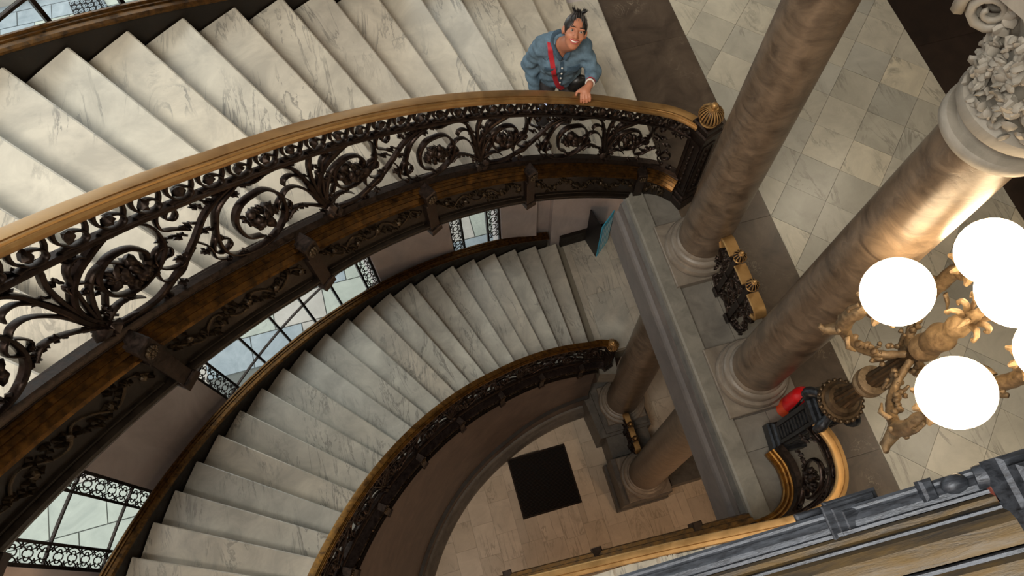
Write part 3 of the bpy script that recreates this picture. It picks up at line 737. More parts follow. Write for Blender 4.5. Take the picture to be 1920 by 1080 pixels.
MB().prism([(1.86, .87), (2.62, .87), (2.62, 1.58), (1.86, 1.58)], -6.98, -6.40).build('pedestal', m_ledge2, wy)
MB().prism([(2.72, .98), (3.5, .98), (3.5, 1.5), (2.72, 1.5)], Z_PIT, -6.75).build('side_plinth', m_ledge2, wy)
# newel block under the lower handrail end
MB().prism([(1.84, 2.52), (2.08, 2.46), (2.12, 2.70), (1.88, 2.74)], Z_LAND-.4, Z_LAND+.02).build('newel_block', m_ledge, wy)

# ---------------------------------------------------------------- columns
def column(x, y, z0, rb, rt, h, plinth, label, cap, name='column'):
    c = empty(name, (x, y, z0), label, 'column', 'marble columns')
    MB().box((x, y, z0+.04), (plinth, plinth, .08), bev=.006).build('plinth', m_colbase, c)
    k = rb/.18
    prof = [(.255*k, .08), (.262*k, .095), (.262*k, .125), (.25*k, .145), (.228*k, .15), (.22*k, .165), (.222*k, .185), (.232*k, .195), (.232*k, .22), (.22*k, .235), (.2*k, .24), (.198*k, .255), (.184*k, .27)]
    MB().lathe(prof, (x, y, z0), 48).build('base', m_colbase, c, smooth='auto')
    n = 14; sh = [(rb+.004-(rb-rt)*(i/n)**1.6, .27+(h-.27)*i/n) for i in range(n+1)]
    MB().lathe(sh, (x, y, z0), 56).build('shaft', m_col, c, smooth='auto')
    if cap:
        z = z0+h
        MB().lathe([(rt, -.005), (rt+.04, 0), (rt+.05, .012), (rt+.05, .04), (rt+.04, .052), (rt+.008, .056), (rt+.002, .085), (rt+.008, .11), (rt+.042, .115), (rt+.05, .128), (rt+.046, .165), (rt+.03, .18), (rt, .2)], (x, y, z), 48).build('necking', m_capital, c, smooth='auto')
        MB().lathe([(rt-.005, .2), (rt, .3), (rt+.015, .42), (rt+.06, .5), (rt+.08, .53)], (x, y, z), 40).build('bell', m_capital, c, smooth='auto')
        random.seed(2)
        for row, (zz, r0, hh, nn) in enumerate(((.165, rt+.012, .15, 9), (.25, rt+.016, .16, 9), (.34, rt+.03, .15, 8))):
            for i in range(nn):
                a = 2*math.pi*(i+.5*row)/nn; e = np.array([math.cos(a), math.sin(a), 0]); t = np.array([-e[1], e[0], 0]); mb = MB()
                mb.tube(catmull([np.array([x, y, z+zz])+e*r0, np.array([x, y, z+zz+hh*.5])+e*(r0+.012), np.array([x, y, z+zz+hh])+e*(r0+.035), np.array([x, y, z+zz+hh*.9])+e*(r0+.06)], 3), [.014, .015, .016, .017, .017, .016, .015, .013, .011, .009], 6)
                for q in range(26):
                    hgt = random.uniform(.08, 1.0); s_ = random.uniform(-1, 1)*(.062-.02*hgt); out = .012+.03*hgt+random.uniform(-.004, .012)
                    Mr = np.array(Matrix.Rotation(random.uniform(0, 6.3), 3, 'Z') @ Matrix.Rotation(random.uniform(-.9, .9), 3, 'X') @ Matrix.Rotation(random.uniform(-.9, .9), 3, 'Y'))
                    mb.ell(np.array([x, y, z+zz+hgt*hh])+e*(r0+out)+t*s_, np.array([.022, .009, .018])*random.uniform(.7, 1.25), 6, 4, rot=Mr, lump=.35)
                mb.build('acanthus_leaf', m_capital, c, smooth='auto')
        for i in range(4):
            a = math.pi/4+i*math.pi/2; e = np.array([math.cos(a), math.sin(a), 0]); mb = MB(); b = np.array([x, y, z+.445])+e*(rt+.115); t = np.array([-e[1], e[0], 0])
            for s_ in (-1, 1):
                pts = [b+e*(.092*(1-.85*q/22)*math.cos(q*.62-.5))+np.array([0, 0, .092*(1-.85*q/22)*math.sin(q*.62-.5)])+t*s_*(.012+.018*q/22) for q in range(23)]
                mb.tube(pts, [.022-.0006*q for q in range(23)], 6)
            mb.tube([np.array([x, y, z+.38])+e*(rt+.0), np.array([x, y, z+.44])+e*(rt+.03), np.array([x, y, z+.5])+e*(rt+.06), b+e*.02+np.array([0, 0, .05])], [.03, .032, .034, .03], 8)
            mb.build('volute', m_capital, c, smooth=True)
        q = rt+.13; pl_ = []
        for i in range(4):
            a = math.pi/4+i*math.pi/2; e = np.array([math.cos(a), math.sin(a)]); t = np.array([-e[1], e[0]])
            pl_ += [np.array([x, y])+e*q*1.12-t*.05, np.array([x, y])+e*q*1.12+t*.05, np.array([x, y])+np.array([math.cos(a+math.pi/4), math.sin(a+math.pi/4)])*q*.72]
        MB().prism([tuple(p) for p in pl_], z+.53, z+.60).build('abacus', m_capital, c)
    return c
column(2.0, 2.06, 0.0, .178, .152, 3.1, .53, 'brown marble column beside the round brass finial', True)
column(2.0, 1.01, 0.0, .178, .152, 3.1, .53, 'brown marble column with carved capital, lit by the globe lamp', True)
column(2.30, 2.38, -6.36, .25, .225, 5.6, .62, 'shadowed lower column next to the end of the lower balustrade', False)
column(2.27, 1.22, -6.40, .25, .225, 5.64, .68, 'shadowed lower column on the square plinth near the floor grate', False)

# ---------------------------------------------------------------- newels
def ribbed_ball(mb, c, r, n=22):
    """mushroom finial: dark core, brass ribs, brass foot and top ball (material 0 brass, 1 dark)"""
    mb.lathe([(.3*r, -1.15*r), (.75*r, -1.1*r), (.8*r, -.95*r), (.55*r, -.85*r), (.6*r, -.7*r)], c, 20)
    mb.lathe([(.5*r, -.7*r), (.85*r, -.5*r), (.96*r, -.2*r), (.9*r, .1*r), (.68*r, .45*r), (.36*r, .7*r)], c, 24, mi=1)  # core coloured dark to give the shade in the gaps between ribs
    for i in range(n):
        a = 2*math.pi*i/n; pts = [(c[0]+rr*r*math.cos(a), c[1]+rr*r*math.sin(a), c[2]+zz*r) for rr, zz in ((.55, -.7), (.88, -.5), (.99, -.2), (.93, .1), (.71, .45), (.38, .72))]
        mb.tube(pts, [.06*r, .085*r, .09*r, .085*r, .06*r, .035*r], 5)
    mb.lathe([(.42*r, .66*r), (.38*r, .78*r), (.2*r, .84*r)], c, 16); mb.ell((c[0], c[1], c[2]+1.02*r), .32*r, 14, 10)
def newel(x, y, z0, h, sz, rz, label, finial):
    nw = empty('newel_post', (x, y, z0), label, 'newel post')
    MB().box((x, y, z0+.05), (sz*1.35, sz*1.35, .10), rz, bev=.01).box((x, y, z0+.13), (sz*1.18, sz*1.18, .06), rz, bev=.01).build('base', m_leaf, nw)
    MB().box((x, y, z0+.16+(h-.28)/2), (sz, sz, h-.28), rz, bev=.012).build('shaft', m_iron, nw)
    for i in range(4):
        a = rz+i*math.pi/2; e = np.array([math.cos(a), math.sin(a)]); mb = MB()
        for z_ in (z0+.22, z0+h-.2): mb.box((x+e[0]*sz*.51, y+e[1]*sz*.51, z_), (.012, sz*.75, .02), a)
        t = np.array([-e[1], e[0]])
        for s_ in (-1, 1): mb.box((x+e[0]*sz*.51+t[0]*s_*sz*.34, y+e[1]*sz*.51+t[1]*s_*sz*.34, z0+h/2), (.012, .02, h-.42), a)
        for q in range(8): mb.ell((x+e[0]*sz*.51, y+e[1]*sz*.51, z0+.27+q*(h-.54)/7), (.014, .014, .03), 6, 4)
        mb.build('panel', m_leaf, nw)
    MB().box((x, y, z0+h-.09), (sz*1.2, sz*1.2, .06), rz, bev=.012).box((x, y, z0+h-.03), (sz*1.05, sz*1.05, .06), rz, bev=.01).build('cap', m_leaf, nw)
    if finial:
        mb = MB(); ribbed_ball(mb, (x, y, z0+h+.085), .082); mb.build('finial', [m_brass, m_iron], nw, smooth='auto')
    return nw
newel(2.055, 2.56, 0.0, 1.03, .14, math.radians(20), 'black iron newel post with a ribbed brass ball at the top of the rail', True)
nl = newel(1.95, 2.61, Z_LAND+.02, .86, .10, math.radians(20), 'small dark newel post at the end of the lower balustrade', True)

# small grille between the column pairs
def grille(y0, y1, x, z0, sc, label):
    gr = empty('iron_grille', (x, (y0+y1)/2, z0), label, 'grille')
    ym = (y0+y1)/2; h = .6*sc; ln = y1-y0
    for py in (ym-.11*sc, ym+.11*sc):
        MB().box((x, py, z0+h/2-.01), (.035, .045, h-.02), bev=.004).box((x, py, z0+.03), (.06, .07, .06), bev=.006).box((x, py, z0+h*.55), (.05, .06, .03), bev=.005).build('post', m_iron, gr)
        mb = MB(); ribbed_ball(mb, (x, py, z0+h+.065), .046, 12); mb.build('finial', [m_brass, m_iron], gr, smooth='auto')
    cuts = [y0, ym-.15*sc, ym-.07*sc, ym+.07*sc, ym+.15*sc, y1]
    for a, b, dn in ((cuts[0], cuts[1], -1), (cuts[2], cuts[3], 0), (cuts[4], cuts[5], 1)):
        pts = [(x, a, z0+h-.005), (x, (a+b)/2, z0+h), (x, b, z0+h-.005)]
        if dn == -1: pts = [(x, a+.01, z0+h-.10), (x, a-.03, z0+h-.05), (x, a, z0+h-.008)]+pts[1:]
        if dn == 1: pts = pts[:2]+[(x, b, z0+h-.008), (x, b+.03, z0+h-.05), (x, b-.01, z0+h-.10)]
        MB().sweep([(p, (1, 0, 0), np.cross(unit(q), (1, 0, 0))) for p, q in [(P_, (catmull(pts, 5)[min(i+1, len(catmull(pts, 5))-1)]-catmull(pts, 5)[max(i-1, 0)])) for i, P_ in enumerate(catmull(pts, 5))]], [(-.04, -.012), (.04, -.012), (.045, 0), (.035, .014), (-.035, .014), (-.045, 0)]).build('rail', m_brass, gr, smooth='auto')
    class Pl:
        @staticmethod
        def map(s, t, d): return np.array([x+d, ym+s, z0+t])
    for s_ in (-1, 1):
        mb = MB(); random.seed(4)
        ribbon(mb, Pl, [(s_*.14, .04), (s_*.24, .10), (s_*.28, .22), (s_*.22, .32), (s_*.15, .28), (s_*.17, .2)], .016, .01, .03, 4)
        ribbon(mb, Pl, [(s_*.14, .52), (s_*.24, .48), (s_*.29, .40), (s_*.24, .33)], .016, .01, .03, 4)
        for q in range(26): acanthus(mb, Pl, s_*random.uniform(.13, .28), random.uniform(.06, .52), random.uniform(0, 360), 1.0)
        mb.build('scroll', m_leaf, gr)
    mb = MB()
    ribbon(mb, Pl, [(-.09, .06), (.05, .14), (-.05, .28), (.06, .40), (-.08, .52)], .016, .014, .03, 4)
    ribbon(mb, Pl, [(.09, .06), (-.05, .14), (.05, .28), (-.06, .40), (.08, .52)], .016, .014, .03, 4)
    for q in range(26): acanthus(mb, Pl, random.uniform(-.08, .08), random.uniform(.08, .5), random.uniform(0, 360), 1.0)
    mb.build('centre_panel', m_leaf, gr)
    return gr
grille(1.30, 1.86, 2.03, 0.0, 1.0, 'low iron grille with brass top between the two brown columns')
grille(1.53, 2.07, 2.22, -6.45, 1.0, 'low iron grille with brass top between the two lower columns')

# ---------------------------------------------------------------- central flight with brass rail below the camera
cs = empty('central_staircase', (.6, -.95, -1.3), 'straight central flight with a brass handrail at the lower edge', 'staircase')
SL = .16/.30
for k in range(0, 8):
    x1 = 1.60-k*.30; z = -.0-k*.16
    MB().prism([(x1-.32, -1.95), (x1, -1.95), (x1, .03), (x1-.32, .03)], z-.30, z-.0 if k else -.002).build('step', m_step, cs)
def cpath(prof, x0, x1, yo, z0, n=2):
    return [((x, yo+.0+(1.62-x)*.06, z0-(1.62-x)*SL), (0, 1, 0), (0, 0, 1)) for x in np.linspace(x0, x1, n)]
MB().sweep(cpath(0, -.75, 1.62, .04, 0), [(-.05, .10), (.02, .10), (.045, .085), (.05, .06), (.075, .045), (.08, .02), (.065, 0), (.085, -.03), (.06, -.08), (.04, -.10), (.04, -.34), (.06, -.36), (.05, -.42), (-.05, -.42)]).build('string_moulding', m_string, cs)
for px in (1.30, .62, -.06):
    zz = -(1.62-px)*SL
    MB().box((px, .11+(1.62-px)*.06, zz-.02), (.07, .075, .16), bev=.006).box((px, .10+(1.62-px)*.06, zz-.28), (.06, .05, .30), bev=.006).build('bracket', m_leaf, cs)
cb = empty('balustrade', (1.2, .06, -.8), 'brass handrail with iron scrollwork curling from the lamp newel down the central flight', 'balustrade')
# rail: from lamp newel, round the volute turn, then down the flight
RP = [(1.95, .47, .90), (1.985, .33, .91), (1.965, .17, .91), (1.89, .06, .91), (1.77, .0, .90), (1.60, -.012, .86), (1.3, .015, .86-.32*SL), (.9, .05, .86-.72*SL), (.4, .085, .86-1.22*SL), (-.1, .12, .86-1.72*SL), (-.75, .16, .86-2.37*SL)]
PC = np.array(catmull([np.array(p) for p in RP], 8)); PCd = np.r_[0, np.cumsum(np.hypot(*np.diff(PC[:, :2], axis=0).T))]
PCs = PC.copy(); PCs[:, 2] -= .85
class CPath(Path):
    def at(s, u):
        p, n = Path.at(s, u); return p, -n
CP = CPath(PCs, PCd)
def csw(prof, a=0.0, b=None, n=90): return CP.sweep(a, PCd[-1] if b is None else b, prof, n)
csw([(-.026, .812), (-.02, .805), (.024, .805), (.03, .812), (.037, .826), (.037, .84), (.031, .849), (.012, .85), (.009, .846), (.006, .85), (-.024, .85), (-.031, .846), (-.035, .838), (-.035, .826)]).build('handrail', m_brass, cb, smooth='auto')
csw([(-.02, .69), (.02, .69), (.02, .715), (-.02, .715)]).build('upper_bar', m_iron, cb)
csw([(-.03, .10), (.03, .10), (.02, .14), (-.02, .14)]).build('lower_bar', m_leaf, cb)
csw([(-.075, -.02), (.03, -.02), (.03, .06), (.015, .07), (-.005, .07), (-.012, .058), (-.022, .062), (-.032, .058), (-.036, .046), (-.046, .05), (-.056, .044), (-.06, .03), (-.07, .032), (-.078, .02)], 0, .82).build('base_moulding', m_brassold, cb)
random.seed(9)
for r0 in (1.0, 2.0):
    for nm, items in BAY.items():
        if nm == 'leaf_fan' or nm == 'curl': continue
        for pts, w0, w1 in items:
            q = [(r0-p[0]*1.0, p[1]) for p in pts]
            if min(p[0] for p in q) < .02: continue
            mb = MB(); ribbon(mb, CP, q, w0, w1, .034, 4); mb.build(nm, m_iron, cb, smooth='auto')
    for u, t in ((.195, .433), (.7, .385)): rosette(CP, r0-u, t, .075).build('rosette', m_leaf, cb, smooth=True)
    mb = MB()
    for (u, t, a) in LEAVES:
        if r0-u > .03: acanthus(mb, CP, r0-u, t, 180-a, 1.2)
    mb.build('acanthus_leaves', m_leaf, cb)
s = .05
while s < 2.2:
    mb = MB(); ribbon(mb, CP, [(s+.05, .72), (s, .72), (s-.03, .75), (s-.01, .78), (s+.03, .78)], .011, .007, .03, 3); mb.ell(CP.map(s+.004, .755, 0), .018, 7, 5); mb.build('frieze_curl', m_iron, cb, smooth=True); s += .115

# ---------------------------------------------------------------- lamp newel with five globes
LX, LY = 2.055, .53
lamp = empty('newel_lamp', (LX, LY, 0), 'bronze newel lamp with five glowing white globes', 'lamp')
RZ = math.radians(-6)
MB().box((LX, LY, .06), (.23, .20, .12), RZ, bev=.012).box((LX, LY, .15), (.20, .17, .06), RZ, bev=.012).build('base', m_lampiron, lamp)
MB().box((LX, LY, .50), (.165, .14, .64), RZ, bev=.012).build('pedestal', m_iron, lamp)
for i in range(4):
    a = RZ+i*math.pi/2; e = np.array([math.cos(a), math.sin(a)]); t = np.array([-e[1], e[0]]); hw = .0825 if i % 2 == 0 else .07; ow = .07 if i % 2 == 0 else .0825; mb = MB()
    for z_ in (.22, .78): mb.box((LX+e[0]*(hw+.006), LY+e[1]*(hw+.006), z_), (.014, ow*1.8, .03), a)
    for s_ in (-1, 1): mb.box((LX+e[0]*(hw+.006)+t[0]*s_*ow*.8, LY+e[1]*(hw+.006)+t[1]*s_*ow*.8, .5), (.014, .022, .56), a)
    for q in range(9): mb.box((LX+e[0]*(hw+.004), LY+e[1]*(hw+.004), .27+q*.056), (.014, ow*1.1, .026), a)
    mb.build('panel', m_lampiron, lamp)
MB().box((LX, LY, .85), (.22, .19, .06), RZ, bev=.014).box((LX, LY, .90), (.18, .15, .05), RZ, bev=.01).build('cap', m_lampiron, lamp)
mb = MB(); random.seed(21)
for i in range(4):                         # scrolled winged supports above the cap
    a = RZ+math.pi/4+i*math.pi/2; e = np.array([math.cos(a), math.sin(a), 0])
    b = np.array([LX, LY, .93]); mb2 = MB()
    mb2.tube(catmull([b+e*.13+np.array([0, 0, -.05]), b+e*.15+np.array([0, 0, .02]), b+e*.10+np.array([0, 0, .08]), b+e*.06+np.array([0, 0, .16])], 5), [.03]*4+[.034]*4+[.028]*4+[.022]*4, 8)
    mb2.ell(b+e*.15+np.array([0, 0, -.03]), (.03, .03, .022), 8, 6); mb2.ell(b+e*.125+np.array([0, 0, .06]), (.022, .022, .03), 8, 6, lump=.4)
    mb2.build('scroll_support', m_lampiron, lamp, smooth=True)
MB().lathe([(.075, .90), (.07, 1.0), (.055, 1.06), (.06, 1.08)], (LX, LY, 0), 20).build('stem_foot', m_lampd, lamp, smooth='auto')
mb = MB().lathe([(.06, 1.08), (.115, 1.09), (.13, 1.105), (.115, 1.125), (.09, 1.13), (.10, 1.145), (.085, 1.165), (.06, 1.17)], (LX, LY, 0), 28)
for i in range(22):
    a = 2*math.pi*i/22; mb.ell((LX+.122*math.cos(a), LY+.122*math.sin(a), 1.115), .0155, 6, 4)
mb.build('beaded_ring', m_lampd, lamp, smooth='auto')
MB().lathe([(.062, 1.17), (.05, 1.24), (.046, 1.42), (.05, 1.46)], (LX, LY, 0), 28, flute=1, fl=.06).build('fluted_post', m_lampd, lamp)
MB().lathe([(.05, 1.46), (.078, 1.47), (.082, 1.495), (.07, 1.51), (.08, 1.525), (.078, 1.55), (.05, 1.56)], (LX, LY, 0), 28).build('collar', m_lampb, lamp, smooth='auto')
MB().lathe([(.045, 1.56), (.04, 1.62), (.034, 2.02), (.04, 2.06)], (LX, LY, 0), 24, flute=1, fl=.05).build('upper_post', m_lampd, lamp)
MB().lathe([(.04, 2.04), (.062, 2.06), (.066, 2.10), (.05, 2.13), (.058, 2.15), (.058, 2.19), (.062, 2.21), (.066, 2.24), (.045, 2.28), (.042, 2.34), (.05, 2.36), (.045, 2.40), (.025, 2.44), (.03, 2.48), (.02, 2.52), (.02, 2.60)], (LX, LY, 0), 28).build('finial_stem', m_lampb, lamp, smooth='auto')
mb = MB()
for i in range(8):
    a = 2*math.pi*i/8+.3; e = np.array([math.cos(a), math.sin(a), 0]); b = np.array([LX, LY, 2.43]); u_ = np.array([0, 0, 1.]); k_ = 1.0 if i % 2 else .75
    mb.tube(catmull([b, b+e*.035*k_+u_*.04, b+e*.07*k_+u_*.075, b+e*.098*k_+u_*.07, b+e*.102*k_+u_*.045, b+e*.088*k_+u_*.04], 4), [.006]*4+[.010]*4+[.011]*4+[.008]*4+[.005]*4+[.003], 6, flat=1.5)
mb.build('leaf_crown', m_lampb, lamp, smooth=True)
GC = np.array([1.936, .488])
ZG = 2.55
GP = [(1.769, .698), (1.791, .259), (2.224, .753), (2.246, .314)]
def lamp_arm(gx, gy):
    e = unit(np.array([gx-LX, gy-LY, 0])); R_ = math.hypot(gx-LX, gy-LY); b = np.array([LX, LY, 0]); up = np.array([0, 0, 1.]); t = np.cross(up, e)
    P3 = lambda r, z: b+e*r*R_+up*z
    mb = MB()
    pts = catmull([P3(.05, 1.98), P3(.32, 1.90), P3(.62, 1.91), P3(.92, 2.00), P3(1.13, 2.12), P3(1.18, 2.24), P3(1.08, 2.33), P3(.98, 2.38)], 5)
    n = len(pts); rad = [.015+.010*math.sin(math.pi*i/n)+(.010 if .55 < i/n < .8 else 0)+.0025*(i % 2) for i in range(n)]
    mb.tube(pts, rad, 9); arm = mb.build('arm', m_lampb, lamp, smooth=True)
    h = MB()                                # dolphin head and fins at the bend
    h.ell(P3(1.13, 2.10), (.036, .036, .045), 10, 8, lump=.25); h.tube([P3(1.15, 2.08), P3(1.30, 2.03), P3(1.40, 2.06)], [.032, .022, .012], 8); h.tube([P3(1.16, 2.05), P3(1.26, 1.98)], [.02, .010], 6)
    for s_ in (-1, 1):
        h.ell(P3(1.2, 2.13)+t*s_*.034, .014, 6, 5)
        h.tube([P3(1.05, 2.10)+t*s_*.04, P3(.98, 2.06)+t*s_*.075, P3(.86, 2.05)+t*s_*.08], [.016, .014, .005], 5, flat=.5)
    h.tube(catmull([P3(1.1, 2.16), P3(1.2, 2.24), P3(1.28, 2.3), P3(1.22, 2.36)], 4), [.018]*4+[.014]*4+[.01]*5, 6, flat=.5)
    h.build('dolphin_head', m_lampb, arm, smooth=True)
    s2 = MB(); random.seed(31)
    for q in range(3):
        s2.tube(catmull([P3(.18, 1.93), P3(.3, 1.86-.02*q), P3(.42, 1.84+.03*q)+t*.03*(q-1), P3(.36, 1.9+.02*q)+t*.04*(q-1)], 4), [.016, .016, .015, .015, .014, .014, .013, .012, .011, .01, .009, .008, .007], 6)
    for q in range(7): s2.ell(P3(random.uniform(.2, .5), random.uniform(1.84, 1.95))+t*random.uniform(-.05, .05), .02*random.uniform(.6, 1.1), 6, 4, lump=.5)
    for q in range(6): s2.ell(P3(.5+.07*q, 1.945+.012*q)+t*random.uniform(-.02, .02), (.018, .018, .026), 6, 4, lump=.5)
    s2.build('leaf_scroll', m_lampb, arm, smooth=True)
    cu = MB().lathe([(.02, -.25), (.03, -.235), (.035, -.2), (.06, -.16), (.075, -.13), (.07, -.115)], (gx, gy, ZG), 20)
    for q in range(8):
        a = 2*math.pi*q/8; cu.tube([(gx+.06*math.cos(a), gy+.06*math.sin(a), ZG-.15), (gx+.09*math.cos(a), gy+.09*math.sin(a), ZG-.13), (gx+.105*math.cos(a), gy+.105*math.sin(a), ZG-.145)], [.02, .018, .008], 5)
    cu.build('globe_cup', m_lampb, arm, smooth='auto')
    MB().ell((gx, gy, ZG), .139, 32, 20).build('globe', m_globe, lamp, smooth=True)
for g_ in GP: lamp_arm(*g_)
MB().lathe([(.03, 2.58), (.05, 2.62), (.07, 2.65), (.065, 2.665)], (LX, LY, 0), 20).build('globe_cup', m_lampb, lamp, smooth='auto')
MB().ell((LX, LY-.005, 2.79), .147, 32, 20).build('globe', m_globe, lamp, smooth=True)
for ch in lamp.children:
    if ch.name.split('.')[0] not in ('base', 'pedestal', 'panel', 'cap', 'scroll_support'): ch.location.z -= .05
    elif ch.name.startswith('scroll_support'): ch.location.z -= .02

# ---------------------------------------------------------------- fire extinguisher
ex = empty('fire_extinguisher', (2.165, .715, 0), 'red fire extinguisher standing between the column and the lamp newel', 'extinguisher')
MB().lathe([(.055, .0), (.07, .01), (.072, .05), (.072, .15)], (2.165, .715, 0), 28).build('base_band', m_orange, ex, smooth='auto')
MB().lathe([(.072, .15), (.072, .34), (.066, .375), (.045, .405), (.022, .42), (.02, .44)], (2.165, .715, 0), 28).build('cylinder', m_red, ex, smooth='auto')
mb = MB().lathe([(.022, .44), (.024, .47), (.012, .48)], (2.165, .715, 0), 14); mb.box((2.19, .715, .485), (.11, .024, .012)).box((2.195, .715, .455), (.10, .022, .01)); mb.tube([(2.145, .70, .46), (2.105, .675, .44), (2.09, .66, .36), (2.095, .658, .22)], .009, 6); mb.build('valve_and_hose', m_black, ex)
MB().box((2.145, .66, .425), (.03, .006, .035), .4).build('tag', m_white, ex)

# ---------------------------------------------------------------- folding display board on the landing
db = empty('display_board', (2.40, 4.35, Z_LAND), 'folding display board with a dark figure and a blue striped side on the landing', 'board')
pA, pB, pC = np.array([2.36, 4.27]), np.array([2.30, 4.57]), np.array([2.60, 4.47])
def panel(p, q, z0, z1, m, nm, th=.012, off=0.0, parent=None):
    d = unit(q-p); n = np.array([-d[1], d[0]])
    poly = [tuple(p+n*off), tuple(q+n*off), tuple(q+n*(off+th)), tuple(p+n*(off+th))]
    return MB().prism(poly, z0, z1).build(nm, m, parent or db)
panel(pA, pB, Z_LAND, Z_LAND+.95, m_print, 'panel')
f2 = panel(pC, pA, Z_LAND, Z_LAND+.95, m_blue, 'panel')
for i in range(5):
    w0 = .10+i*.17; q0 = pC+(pA-pC)*w0; q1 = pC+(pA-pC)*(w0+.05); panel(q0, q1, Z_LAND+.05, Z_LAND+.8, m_bluelight, 'stripe', .002, .013, f2)
    panel(q0, q1, Z_LAND+.05, Z_LAND+.8, m_bluelight, 'stripe', .002, -.003, f2)
panel(pA+(pB-pA)*.02, pA+(pB-pA)*.18, Z_LAND+.3, Z_LAND+.62, m_printskin, 'print', .002, -.004, bpy.data.objects['panel'] if False else db)

# ---------------------------------------------------------------- string of the flight the photograph was taken from
ns = empty('upper_string', (.5, -.1, 3.7), 'moulded bronze string close below the camera, its bluish sheen put in the colour', 'stair string')
def npath(x0, x1, n=2): return [((x, -.005, 4.8-(1.75-x)*SL), (0, 1, 0), (0, 0, 1)) for x in np.linspace(x0, x1, n)]
def nsw(prof, m, nm, x0=-.6, x1=1.6): return MB().sweep(npath(x0, x1, 12), prof).build(nm, m, ns)
nsw([(-.004, .0), (0, -.004), (0, -.012), (-.006, -.016), (-.03, -.016), (-.03, -.004), (-.012, -.004), (-.008, 0)], m_neardark, 'edge_bead')
nsw([(-.012, -.002), (-.022, .004), (-.03, .005), (-.032, .012), (-.037, .012), (-.038, -.016), (-.012, -.016)], m_neardark, 'sheen_fillet')
nsw([(-.038, .012), (-.042, .019), (-.049, .02), (-.053, .014), (-.053, -.016), (-.038, -.016)], m_nearstring, 'bronze_bead')
nsw([(-.053, .014), (-.055, .022), (-.059, .022), (-.059, -.016), (-.053, -.016)], m_neardark, 'fillet')
nsw([(-.059, .022), (-.064, .032), (-.076, .038), (-.092, .04), (-.106, .038), (-.108, -.016), (-.059, -.016)], m_nearstring, 'bronze_cyma')
nsw([(-.108, .038), (-.11, .046), (-.115, .046), (-.115, -.016), (-.108, -.016)], m_neardark, 'fillet')
nsw([(-.115, .046), (-.122, .054), (-.142, .056), (-.15, .05), (-.15, -.016), (-.115, -.016)], m_nearstring, 'bronze_moulding')
nsw([(-.15, .05), (-.155, .07), (-.175, .072), (-.3, .072), (-.3, -.016), (-.15, -.016)], m_neardark, 'upper_fillet')
nsw([(-.30, -.016), (-.012, -.016), (-.014, -.34), (-.30, -.34)], m_dark, 'fascia')
def nz(x): return 4.8-(1.75-x)*SL
br = MB()                                   # console under the edge bead
for (x0, x1, y1, dz) in ((.44, .50, .006, -.03), (.475, .56, .010, -.022)): br.box(((x0+x1)/2, -.05, nz((x0+x1)/2)+dz), (x1-x0, .1+2*y1, .014), bev=.003)
for k in range(3): br.box((.51+.004*k, -.045+.001*k, nz(.51)-.010+.004*k), (.085-.016*k, .1-.016*k, .006), bev=.002)
br.build('console', m_neardark, ns)
bk = MB()                                   # bracket with a carved mask
bx, bz = .715, nz(.715)
bk.box((bx, -.06, bz+.01), (.11, .12, .05), bev=.006).box((bx-.005, -.065, bz+.045), (.09, .10, .03), bev=.006).box((bx+.0, -.12, bz+.05), (.12, .10, .06), bev=.008)
b_ = bk.build('bracket', m_neardark, ns)
mk = MB(); random.seed(12)
mk.ell((bx-.01, -.055, bz+.075), (.032, .024, .03), 12, 8, lump=.15); mk.ell((bx-.035, -.055, bz+.072), (.014, .012, .012), 8, 6); mk.ell((bx-.02, -.078, bz+.078), (.012, .012, .014), 8, 6); mk.ell((bx-.018, -.035, bz+.078), (.012, .01, .012), 8, 6)
for q in range(14):
    a = random.uniform(-1.2, 1.2); mk.tube(catmull([(bx+.01, -.06+.02*a, bz+.09), (bx+.03, -.075+.035*a, bz+.085), (bx+.05, -.10+.045*a, bz+.07), (bx+.055, -.125+.05*a, bz+.05)], 4), [.006]*4+[.008]*5+[.005]*4, 6)
mk.build('mask', m_neardark, b_, smooth=True)
MB().ell((bx-.085, -.018, nz(bx-.085)+.008), (.02, .014, .014), 12, 8).box((bx-.115, -.015, nz(bx-.115)+.002), (.02, .03, .02), bev=.004).tube([(bx-.06, -.018, nz(bx-.06)+.006), (bx-.04, -.02, nz(bx-.04)+.006)], [.016, .02], 10).build('acorn_drop', m_neardark, b_, smooth='auto')
MB().sweep(npath(bx-.055, bx-.043, 2), [(-.012, .012), (-.05, .024), (-.05, -.01), (-.012, -.01)]).build('worn_fillet', m_redrust, b_)

